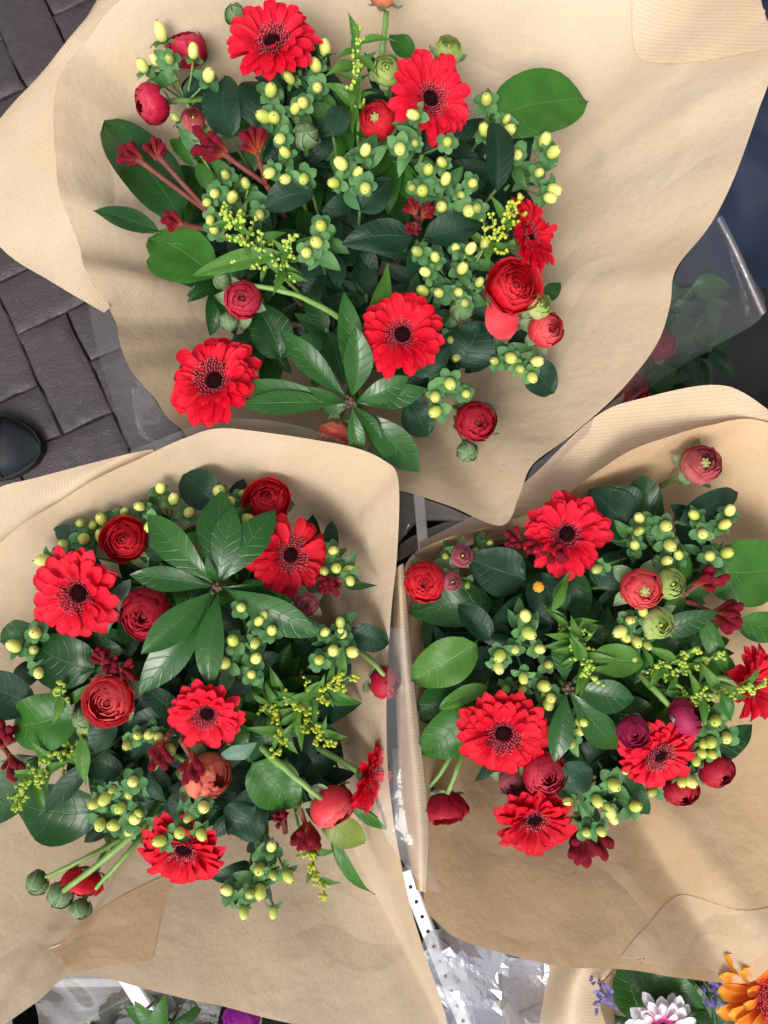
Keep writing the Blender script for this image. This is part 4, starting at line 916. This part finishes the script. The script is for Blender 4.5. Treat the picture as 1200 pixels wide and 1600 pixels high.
# ------------------------------------------------------------------ BOUQUET 3 (lower right)
gerbera(3, 884, 834, 69, (.05, 0), 'red gerbera tucked partly under the paper edge beside red kangaroo paw', -.004)
gerbera(3, 786, 1143, 73, (-.05, .18), 'large red gerbera above a dark pink ranunculus', .014)
gerbera(3, 834, 1276, 64, (.05, .5), 'red gerbera nodding over the smooth brown paper', .004)
gerbera(3, 1028, 1176, 63, (.3, .5), 'red gerbera tilted beside the magenta ranunculus', .004)
gerbera(3, 1168, 1066, 62, (.75, .0, .8), 'red gerbera with green goldenrod lying across it', -.004)
ranunculus(3, 664, 909, 34, (-.1, .05), 'bright red ranunculus pressed against the paper lip next to two small pink buds', 'red', 'tight', -.006, sep=.8)
ranunculus(3, 1094, 727, 33, (.1, -.2), 'pink ranunculus with green eye standing clear over the paper', 'pink', 'tight', .006, sep=.8, centre='g')
ranunculus(3, 1003, 920, 34, (-.05, .15), 'red and cream ranunculus with green eye beside a half-open green one', 'salmon', 'tight', .022, sep=.9, centre='g')
ranunculus(3, 850, 1208, 38, (.15, .15), 'dark pink-red ranunculus between two gerberas', 'crimson', 'tight', .004, sep=.4)
ranunculus(3, 800, 1222, 23, (-.1, .3), 'small pale pink ranunculus squeezed under a large gerbera', 'dusty', 'tight', -.006, sep=.7)
own_stem(ranunculus(3, 694, 1266, 34, (.1, .75, .55), 'dark red ranunculus drooping against the paper lip', 'dark', 'cup', -.012, sep=.7, stem=False), 3, (700, 1240), (715, 1200), (728, 1160), 5, -.008)
ranunculus(3, 990, 1143, 27, (-.1, .25), 'magenta ranunculus with pale slit touching a tilted gerbera', 'magenta', 'tight', .022, sep=.4)
own_stem(ranunculus(3, 1070, 1119, 28, (.7, -.35, .5), 'closed magenta ranunculus bud on thick stem', 'magenta', 'bud', .01, sep=.5, stem=False), 3, (1062, 1120), (1030, 1085), (992, 1045), 6, .004)
ranunculus(3, 1120, 1204, 26, (.4, .5), 'dark wine ranunculus beneath plump hypericum berries', 'dark', 'bud', -.008, sep=.1)
ranunculus(3, 1063, 1234, 26, (.1, .7), 'dark wine ranunculus hanging lowest beside the tilted gerbera', 'dark', 'bud', -.022, sep=.1)
ranunculus(3, 1200, 1096, 24, (.6, .2), 'dark red ranunculus cut by the picture edge beside gerbera', 'dark', 'bud', -.01, sep=.3)['label'] = 'dark red ranunculus tucked under the gerbera with goldenrod across it'
ranunculus(3, 722, 868, 18, (.05, -.05), 'small pink bud with yellow eye and frilled green sepals near the paper fold', 'dusty', 'gopen', -.008, sep=.7, centre='y')
ranunculus(3, 706, 908, 16, (.1, .1), 'small pink bud with yellow eye touching the bright red ranunculus', 'dusty', 'gopen', -.008, sep=.6, centre='y')
own_stem(ranunculus(3, 666, 1240, 13, (-.3, .6), 'small green bud between the paper lip and the drooping dark ranunculus', 'bud', 'gbud', -.014, sep=.4, group=GB, stem=False), 3, (672, 1228), (705, 1195), (712, 1150), 4.5, -.012)
ranunculus(3, 1046, 912, 24, (.2, -.05), 'lime green half-open ranunculus next to the red and cream one', 'green', 'gopen', .012, sep=.9, centre='y', group='half-open green ranunculus')
ranunculus(3, 1028, 974, 25, (.1, .1), 'lime green half-open ranunculus with dark eye below the red and cream one', 'green', 'gopen', .014, sep=.9, centre='y', group='half-open green ranunculus')
paw(3, [(795, 842, -.9, -.2, 5, 26), (835, 862, -.3, .5, 6, 26), (875, 866, .5, .2, 6, 26)], (850, 845), 'bright red kangaroo paw lying across the gerbera under the paper edge', .008, drop=-.02)
paw(3, [(1118, 902, .8, -.4, 5, 34)], (1068, 930), 'orange-red kangaroo paw trumpet over the salal leaf', .01, drop=-.015)
paw(3, [(1150, 968, .9, .2, 9, 38)], (1080, 942), 'large crimson kangaroo paw hand below the salal leaf', .012, drop=-.015)
paw(3, [(912, 1335, .0, 1, 8, 42), (945, 1328, .5, .9, 5, 34)], (898, 1262), 'dark maroon kangaroo paw hanging down over the smooth brown paper', -.012, drop=-.01)
solidago(3, [(880, 960), (900, 1010), (925, 1062)], 'leafy bright green goldenrod in the middle beside yellow berries', n=70, spread=30, leaves=12, off=.018)
solidago(3, [(1000, 1050), (1050, 1035), (1085, 1015)], 'green goldenrod twig below the lime green ranunculus', n=45, spread=16, leaves=3)
solidago(3, [(1020, 1060), (1075, 1045), (1122, 1022)], 'slim green goldenrod twig pointing to the gerbera', n=40, spread=14, leaves=3)
solidago(3, [(1060, 1090), (1110, 1085), (1188, 1070)], 'green goldenrod twig lying across the gerbera', n=70, spread=18, leaves=4, off=.032)
solidago(3, [(1030, 1070), (1070, 1085), (1100, 1105)], 'green goldenrod twig above the magenta bud', n=40, spread=16, leaves=3, off=.012)
leafstem(3, (822, 905), (728, 870), 78, 'ovate', 'blue', 'big dark blue-green leaf with fine pale rib beside the small pink buds', -.012, fold=.04)
leafstem(3, (845, 895), (870, 975), 72, 'ovate', 'blue', 'dark leaf behind the orange button', -.016, fold=.05)
leafstem(3, (765, 1000), (716, 944), 44, 'oblong', 'blue', 'curled pointed blue-green leaf beside the berry sprig', .008, roll=.35, fold=.3)
leafstem(3, (755, 980), (815, 925), 40, 'oblong', 'blue', 'curved blue-green leaf under the big dark leaf', .0, roll=.8)
leafstem(3, (770, 940), (638, 958), 70, 'ovate', 'dark', 'dark leaf under the bright red ranunculus', -.022)
leafstem(3, (745, 1005), (642, 1062), 74, 'oblong', 'bright', 'vivid green toothed leaf at the paper lip', -.004, fold=.12)
leafstem(3, (770, 1040), (646, 1125), 96, 'ovate', 'dark', 'large dark leaf below the vivid green toothed leaf', -.022)
leafstem(3, (762, 1072), (686, 1108), 28, 'oblong', 'bright', 'folded light green leaf left of the large gerbera', .004, roll=.5)
leafstem(3, (745, 1092), (656, 1180), 72, 'oblong', 'salal', 'broad green leaf with wavy edge above the drooping dark ranunculus', -.008)
leafstem(3, (985, 840), (920, 765), 74, 'oblong', 'blue', 'broad teal leaf beside the gerbera under the paper edge', -.012, fold=.05)
leafstem(3, (1000, 790), (955, 760), 40, 'ovate', 'blue', 'small grey leaf tip at the inner paper edge', -.006)
leafstem(3, (965, 800), (1040, 808), 120, 'ovate', 'dark', 'round dark green leaf shaded by the paper edge', -.024)
leafstem(3, (1060, 815), (1152, 768), 46, 'oblong', 'blue', 'blue-green leaf below the pink ranunculus', -.008)
leafstem(3, (1095, 890), (1235, 880), 108, 'oblong', 'salal', 'very broad green salal leaf lying on the paper', -.014, fold=.04, roll=.15)
leafstem(3, (1150, 975), (1235, 985), 50, 'ovate', 'salal', 'green leaf beside the large crimson kangaroo paw', -.012)
leafstem(3, (922, 1030), (1006, 1034), 52, 'oblong', 'bright', 'bright leaf with pointed corners below the yellow berries', .012, roll=-.2)
leafstem(3, (1095, 960), (1140, 1062), 30, 'lance', 'salal', 'long slender leaf between the goldenrod twigs', .002, roll=.4)
leafstem(3, (1128, 1082), (1142, 1128), 18, 'lance', 'salal', 'tiny leaf lying on the petals of the gerbera with goldenrod', .036)
leafstem(3, (1100, 1180), (1176, 1132), 46, 'ovate', 'dark', 'dark leaf behind the plump berries', -.016)
leafstem(3, (925, 1200), (870, 1226), 52, 'oblong', 'blue', 'blue-grey leaf beside the dark pink-red ranunculus', .006)
leafstem(3, (940, 1200), (1014, 1272), 62, 'ovate', 'dark', 'dark green leaf under the lowest yellow berries', -.014)
leafstem(3, (830, 1180), (810, 1262), 48, 'ovate', 'dark', 'leaf between large gerbera and nodding gerbera', -.02)
leafstem(3, (950, 1110), (1030, 1135), 70, 'ovate', 'dark', 'dark leaf behind the magenta ranunculus', -.010)
leafstem(3, (990, 960), (1080, 950), 80, 'ovate', 'dark', 'dark leaf behind the lime green ranunculus', -.022)
leafstem(3, (935, 920), (965, 860), 60, 'ovate', 'blue', 'blue-green leaf right of the gerbera under the paper edge', -.016)
leafstem(3, (860, 955), (880, 905), 24, 'lance', 'bright', 'curled light green leaf above the leafy goldenrod', .012, roll=.6, extra=[((868, 950), (892, 892), 20)])
whorl(3, (886, 1074), [(992, 1092, 62, .006), (866, 1192, 46, .008), (965, 1170, 60, -.018), (950, 1040, 36, -.004), (880, 990, 44, -.02)], 'glossy leaf rosette with brown node right of the large gerbera', .016)
th = thing('button_flower', 'small orange-yellow button flower on a dark leaf', 'flower', P(3, 841, 917, -.004))
v, f = join([sph(S(8.5, .72), 12, 8)] + [sph(S(1.7, .72), 5, 4, 1, Vector((math.sin(math.acos(1 - i / 30)) * math.cos(i * 2.4), math.sin(math.acos(1 - i / 30)) * math.sin(i * 2.4), 1 - i / 30)) * S(8, .72)) for i in range(28)])
obj('flower_head', mesh('flower_head', v, f, 'orange_btn'), th); stem_obj(th, 3, P(3, 841, 917, -.01), Vector((0, 0, 1)), .0014, 'stem')
HY = [
 ([(821, 963), (825, 989), (805, 1014), (843, 1014), (781, 1024), (779, 1042), (818, 1059)], (800, 1000), 'hypericum sprig with plump bright berries above the large gerbera', (), .022),
 ([(857, 1038), (791, 1077), (817, 1077), (849, 1072), (861, 1091), (857, 1100)], (835, 1055), 'hypericum sprig with half shaded berries touching the large gerbera', (0, 1, 2), .004),
 ([(696, 869), (730, 914), (765, 850), (745, 866)], (740, 890), 'dim hypericum berries under the paper fold near the small pink buds', (0, 1, 2, 3), -.02),
 ([(999, 810), (1040, 822), (992, 852), (997, 831)], (975, 850), 'hypericum sprig nearest the broad teal leaf', (3,), .01),
 ([(1046, 852), (1060, 868), (1041, 877), (933, 889)], (1015, 860), 'hypericum sprig just above the red and cream ranunculus', (3,), .008),
 ([(1085, 805), (1098, 834), (1140, 798), (1131, 820)], (1090, 825), 'hypericum sprig under the pink ranunculus with green eye', (), .012),
 ([(1109, 869), (1134, 864)], (1085, 860), 'pair of hypericum berries lying over the salal leaf', (), .01),
 ([(1005, 956), (984, 970), (970, 986), (977, 997), (993, 1002), (1011, 1008), (1014, 992), (989, 1027)], (985, 985), 'hypericum sprig with a ring of berries left of the lime green ranunculus', (5, 6, 7), .01),
 ([(907, 1127), (909, 1139), (893, 1160), (857, 1146)], (890, 1120), 'hypericum sprig beside the hanging rosette leaf', (2, 3), .01),
 ([(959, 1226), (933, 1251), (888, 1252), (951, 1265), (958, 1279), (992, 1260)], (935, 1215), 'hypericum sprig over the dark maroon kangaroo paw, upper berries', (), .008),
 ([(916, 1300), (939, 1299)], (920, 1250), 'pair of hypericum berries hanging just above the maroon kangaroo paw', (), .01),
 ([(1111, 1159), (1096, 1176), (1112, 1178), (1099, 1161), (1134, 1152), (1087, 1188)], (1095, 1140), 'hypericum cluster of plump pale berries right of the tilted gerbera', (), .004),
 ([(1095, 1126), (1118, 1125)], (1085, 1110), 'two pale hypericum berries beneath the goldenrod twigs', (), .002),
 ([(1078, 1220), (1065, 1220), (1019, 1237), (982, 1202)], (1035, 1195), 'hypericum berries peeping out under the tilted gerbera', (2,), -.006)]
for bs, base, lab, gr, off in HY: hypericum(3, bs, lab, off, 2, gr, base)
filler(3, 24, 220, 175, 'dark leafy filler branch deep inside the bouquet with half-open green ranunculus')

# ------------------------------------------------------------------ neighbouring bouquets cut by the frame
gerbera(4, 1036, 1606, 58, (-.05, -.1), 'white gerbera with pink centre', .06, 'white_petal', None, FLO_P)['label'] = 'white gerbera with pink centre in the neighbouring bouquet'
gerbera(4, 1210, 1552, 92, (.1, -.1), 'orange and yellow gerbera with pink disc in the neighbouring bouquet', .075, 'orange_petal', None, FLO_O)
leafstem(4, (1010, 1610), (970, 1500), 62, 'whorl', 'whorl', 'dark glossy leaf left of the white gerbera', .03)
leafstem(4, (1000, 1500), (1104, 1578), 62, 'ovate', 'whorl', 'dark glossy leaf pointing right above the white gerbera', .05)
leafstem(4, (1090, 1620), (1030, 1500), 70, 'ovate', 'dark', 'broad dark leaf behind the white gerbera', .02)
leafstem(4, (1120, 1640), (1100, 1520), 60, 'ovate', 'dark', 'dark leaf between the white and the orange gerbera', .02)
for x0, y0, lab in ((943, 1555, 'violet statice tuft at the paper rim beside the dark leaf'), (1112, 1548, 'violet statice tuft between white and orange gerbera')):
    c = P(4, x0, y0, .045); th = thing('statice_tuft', lab, 'flower', c, 'violet statice')
    for i in range(30):
        a = i * 2.4; b = c + Vector((rnd(-.012, .012), rnd(-.016, .016), rnd(-.008, .008)))
        vs, fs, uv = leaf_geo(b, b + Vector((math.cos(a) * .006, math.sin(a) * .006, .004)), .004, 'round', seed=i, nu=4, nv=3); obj('petal', mesh('petal', rel(vs, c), fs, 'statice', uv), th)
    v, f = tube_geo(bez(c, c - Vector((0, 0, .1)), root(4), 5), .0015, 5); obj('stem', mesh('stem', rel(v, c), f, 'stem'), th)
filler(4, 8, 130, 130, 'dark leafy filler branch inside the bouquet with orange gerbera', -.06, .01, ('dark', 'whorl'), 8, 1.2)
ranunculus(5, 378, 1592, 30, (0, .1), 'purple blossom peeping out under the pale paper edge', 'purple', 'tight', .04, sep=.4)
filler(5, 9, 330, 60, 'dark leafy filler branch below the pale paper edge', -.05, .01, ('dark', 'salal'), 8, 1.1)

# ------------------------------------------------------------------ clear film
def film(name, lines, label, m='cello', nu=24, nv=12, wob=.004, seed=0, cat='plastic film'):
    vs, fs, uv = loft(lines, nu, nv, wob, seed); o = sum(vs, Vector()) / len(vs)
    ob = obj(name, mesh(name, rel(vs, o), fs, m, uv)); ob.location = o; return tag(ob, label, cat, 'clear film round the bouquets')
film('clear_film', [[(170, 480, .67), (215, 580, .66), (270, 660, .64), (330, 690, .64), (420, 720, .64)], [(155, 480, .66), (185, 590, .64), (230, 680, .63), (300, 700, .63), (420, 730, .63)], [(138, 478, .65), (155, 560, .62), (190, 665, .61), (207, 703, .61), (420, 740, .62)]], 'clear film sticking out under the paper above the paving bricks', seed=1)
film('clear_film', [[(225, 712, .72), (340, 676, .725), (440, 690, .725), (560, 705, .725), (618, 760, .72)], [(200, 706, .71), (325, 659, .715), (430, 658, .72), (540, 690, .722), (626, 740, .72)]], 'strip of clear film along the paper edge over the orange ranunculus', 'cello_milky', seed=2)
film('film_sleeve', [[(1120, 330, .70), (1060, 420, .70), (1030, 520, .69), (970, 610, .68), (890, 690, .68)], [(1125, 340, .66), (1110, 440, .66), (1080, 520, .65), (1010, 600, .65), (930, 670, .65)], [(1128, 338, .62), (1165, 412, .60), (1196, 488, .60), (1100, 550, .62), (985, 622, .64)]], 'clear film sleeve corner beside the navy plastic sheet', seed=3)
film('film_edge_strip', [[(1128, 336, .625), (1160, 400, .61), (1199, 486, .605)], [(1122, 341, .640), (1154, 405, .625), (1193, 491, .62)], [(1117, 346, .622), (1149, 410, .607), (1187, 496, .603)]], 'pale reflective folded edge of the clear film sleeve', 'cello_edge', 20, 4, .002)
film('clear_film', [[(618, 765, .66), (700, 792, .68), (775, 824, .69), (812, 800, .68)], [(622, 800, .64), (670, 812, .65), (720, 815, .66), (800, 820, .67)], [(622, 850, .64), (655, 815, .64), (700, 805, .65), (800, 818, .665)]], 'crinkled clear film in the gap between the three paper wraps', 'cello_milky', seed=4)
film('clear_film', [[(626, 850, .66), (660, 830, .66), (720, 810, .66), (800, 805, .67)], [(618, 880, .66), (640, 868, .67), (700, 838, .67), (790, 815, .675)]], 'clear film lying on the smooth brown paper near the bright red ranunculus', 'cello_milky', seed=5)
film('clear_film', [[(607, 980, .722), (604, 1090, .722), (590, 1262, .722), (628, 1345, .72), (672, 1392, .715)], [(630, 985, .728), (632, 1090, .728), (632, 1230, .728), (655, 1330, .725), (690, 1395, .71)], [(642, 990, .715), (650, 1100, .716), (665, 1250, .718), (675, 1330, .715), (696, 1398, .705)]], 'upright clear film along the paper lip between two bouquets', 'cello', seed=6)
film('clear_film', [[(832, 728, .695), (880, 690, .69), (930, 650, .69), (975, 615, .69)], [(805, 785, .69), (850, 745, .685), (905, 690, .68), (975, 625, .685)]], 'clear film fold hanging below the paper corner', 'cello', seed=7)
# crumpled sheet at the bottom
def crumple(px0, px1, py0, py1, z, seed, n=20):
    vs = []
    for i in range(n + 1):
        for j in range(n + 1):
            px = px0 + (px1 - px0) * i / n; py = py0 + (py1 - py0) * j / n; p = W(px + rnd(-4, 4), py + rnd(-4, 4), z)
            c = Vector((p.x, p.y, seed)); d = noise.voronoi(c * 13)[0]; d2 = noise.voronoi(c * 30 + Vector((3, 1, 0)))[0]
            p.z += .085 * d[0] + .03 * nois(p, 12, seed) ; vs.append(p)
    return vs, gridf(n, n)
vs, fs = crumple(655, 862, 1440, 1660, .50, 3); o = sum(vs, Vector()) / len(vs)
ob = obj('crumpled_film', mesh('crumpled_film', rel(vs, o), fs, 'cello_crumple', None, None, False)); ob.location = o; tag(ob, 'crumpled shiny clear film heap beside the perforated white rail', 'plastic film')
film('clear_film', [[(40, 1545, .50), (115, 1515, .50), (240, 1530, .50), (350, 1560, .50)], [(60, 1590, .46), (130, 1580, .49), (235, 1585, .46), (340, 1600, .48)], [(50, 1660, .44), (140, 1660, .46), (240, 1660, .43), (340, 1660, .45)]], 'clear film sheet below the pale paper edge over the plain white rail', 'cello_milky', 30, 20, .01, 8)

# ------------------------------------------------------------------ trolley rails, crate, shoe, navy sheet
def rail(a, b, z, wd, label, m, holes, thick=.012, leg=True):
    A, B = W(*a, z), W(*b, z); d = (B - A).normalized(); n = Vector((-d.y, d.x, 0)); th = thing('shelf_rail', label, 'rail', (A.x, A.y, 0), 'trolley rails')
    hw = wd / 2; e = .002; prof = [(-hw, -thick), (-hw, -e), (-hw + e, 0), (hw - e, 0), (hw, -e), (hw, -thick)]
    vs = [p + n * x + Vector((0, 0, y)) for p in (A, B) for x, y in prof]; k = len(prof)
    fs = [[i, (i + 1) % k, k + (i + 1) % k, k + i] for i in range(k)] + [list(range(k))[::-1], list(range(k, 2 * k))]
    obj('rail_bar', mesh('rail_bar', rel(vs, th.location), fs, m, None, None, False), th)
    L = (B - A).length; i = .02
    while holes and i < L:
        c = A + d * i; vv, ff = lathe([(0, .0006), (.0022, .0006), (.0022, -.004)], 10); obj('hole', mesh('hole', [x + c - th.location for x in vv], ff, 'hole'), th); i += .0195
    if leg:
        for p in (A, B):
            vv = [p + n * x * .4 + d * y + Vector((0, 0, zz)) - th.location for zz in (-z, -thick) for x, y in ((-wd, -.01), (wd, -.01), (wd, .01), (-wd, .01))]
            obj('leg', mesh('leg', vv, [[0, 1, 5, 4], [1, 2, 6, 5], [2, 3, 7, 6], [3, 0, 4, 7]], m, None, None, False), th)
rail((632, 1362), (738, 1632), .46, .017, 'white perforated metal rail in the gap beside the crumpled film', 'white_metal', True)
rail((655, 1385), (694, 1452), .44, .010, 'short grey metal rail next to the perforated white rail', 'grey_metal', False)
rail((190, 1520), (262, 1632), .36, .022, 'plain white metal rail under the pale paper edge', 'white_metal', False)
rail((652, 740), (664, 880), .34, .014, 'pale metal rail seen in the dark gap between the three paper wraps', 'white_metal', False)
def crate(cx, cy, hx, hy, h, label):
    c = W(cx, cy, h); c.z = 0; th = thing('plastic_crate', label, 'crate', c, 'black crates')
    def box(x0, x1, y0, y1, z0, z1, nm):
        vs = [(x, y, z) for z in (z0, z1) for x, y in ((x0, y0), (x1, y0), (x1, y1), (x0, y1))]
        obj(nm, mesh(nm, vs, [[3, 2, 1, 0], [4, 5, 6, 7], [0, 1, 5, 4], [1, 2, 6, 5], [2, 3, 7, 6], [3, 0, 4, 7]], 'black', None, None, False), th)
    box(-hx, hx, -hy, hy, .004, .015, 'floor_panel')
    for s in (-1, 1):
        box(s * hx - .006, s * hx + .006, -hy, hy, .016, h, 'side_panel'); box(-hx + .007, hx - .007, s * hy - .006, s * hy + .006, .016, h - .001, 'end_panel')
        box(s * hx - .012, s * hx + .012, -hy, hy, h, h + .012, 'rim'); 
crate(690, 1520, .10, .16, .26, 'black plastic crate under the crumpled film')
crate(220, 1640, .20, .10, .24, 'black plastic crate under the plain white rail')
crate(660, 830, .075, .07, .20, 'black plastic crate in the gap between the three paper wraps')
crate(1270, 470, .17, .20, .22, 'black plastic crate beside the clear film sleeve corner')
# shoe
c = W(-72, 697, .05); c.z = 0; th = thing('shoe', 'black leather shoe toe standing on the paving bricks', 'shoe', c)
def shoe_sec(x):   # half width, height at x in [0,.29], toe at .29
    s = x / .29; hw = .036 + .018 * math.sin(math.pi * min(1, max(0, s * 1.05 - .05))) + .006 * s
    if s > .74: hw *= math.sqrt(max(0.0, 1 - ((s - .74) / .262) ** 2))
    h = .115 - .055 * min(1, max(0, (s - .15) / .5)) ** .8
    if s > .72: h *= (1 - .75 * ((s - .72) / .28) ** 2.6)
    return hw, h
vs = []; nx, na = 26, 14
for i in range(nx + 1):
    hw, h = shoe_sec(.29 * i / nx)
    for j in range(na + 1):
        a = math.pi * j / na; vs.append(Vector((.29 * i / nx - .15, -hw * math.copysign(abs(math.cos(a)) ** .8, math.cos(a)), .022 + max(.004, h - .02) * math.sin(a) ** .75)))
obj('upper', mesh('upper', vs, gridf(nx, na), 'shoe'), th)
seam = []
for j in range(na + 1):
    hw, h = shoe_sec(.222 + .012 * math.sin(math.pi * j / na)); a = math.pi * j / na
    seam.append(Vector((.222 - .15 + .012 * math.sin(a), -(hw + .0008) * math.copysign(abs(math.cos(a)) ** .8, math.cos(a)), .0228 + max(.004, h - .02) * math.sin(a) ** .75)))
obj('toe_seam', mesh('toe_seam', *tube_geo(seam, .0013, 6), 'rubber'), th)
pr = [(.29 * i / nx - .15, shoe_sec(.29 * i / nx)[0] * 1.05 + .003) for i in range(nx + 1)]
out = [Vector((x, y, 0)) for x, y in pr] + [Vector((x, -y, 0)) for x, y in pr[::-1]]; n = len(out)
vs = [p + Vector((0, 0, .001)) for p in out] + [p + Vector((0, 0, .024)) for p in out]
obj('sole', mesh('sole', vs, [[i, (i + 1) % n, n + (i + 1) % n, n + i] for i in range(n)] + [list(range(n))[::-1], list(range(n, 2 * n))], 'rubber', None, None, False), th)
# navy plastic sheet draped over something at the right
vs = []; n = 40
for i in range(n + 1):
    for j in range(n + 1):
        px, py = 1040 + 420 * i / n, -80 + 490 * j / n; p = W(px, py, .34); f = max(0, (py - 330) / 90)
        p.z += .04 * nois(p, 5, 3) + .022 * nois(p, 16, 5) + .012 * abs(nois(p, 24, 8)) - .12 * f * f; vs.append(p)
o = sum(vs, Vector()) / len(vs)
ob = obj('plastic_sheet', mesh('plastic_sheet', rel(vs, o), gridf(n, n), 'navy')); ob.location = o; tag(ob, 'crumpled navy blue plastic sheet beside the topmost paper wrap', 'plastic sheet')
# dark bouquet inside the film sleeve
BQ[6] = dict(c=(1060, 520), zt=.52); BQ[6]['w'] = W(1060, 520, .52); BQ[6]['neck'] = Vector((BQ[6]['w'].x, BQ[6]['w'].y, .2))
for i, (x, y) in enumerate(((1080, 450), (1070, 500), (1030, 560), (1010, 610))):
    a = i * 1.9; leafstem(6, (x, y), (x + 60 * math.cos(a), y + 60 * math.sin(a)), 40, 'ovate', ('dark', 'blue', 'salal')[i % 3], 'dim green leaf inside the clear film sleeve', .0, group='leaves inside the film sleeve')
ranunculus(6, 1030, 540, 26, (0, 0), 'dim dark red flower inside the clear film sleeve', 'dark', 'tight', .01, group='flowers inside the film sleeve')
ranunculus(6, 985, 610, 30, (0, 0), 'dim dark red flower inside the clear film sleeve', 'dark', 'tight', .02, group='flowers inside the film sleeve')
filler(6, 8, 75, 80, 'dark leafy filler branch inside the clear film sleeve', -.10, -.01, ('dark', 'blue'), 8, .9)
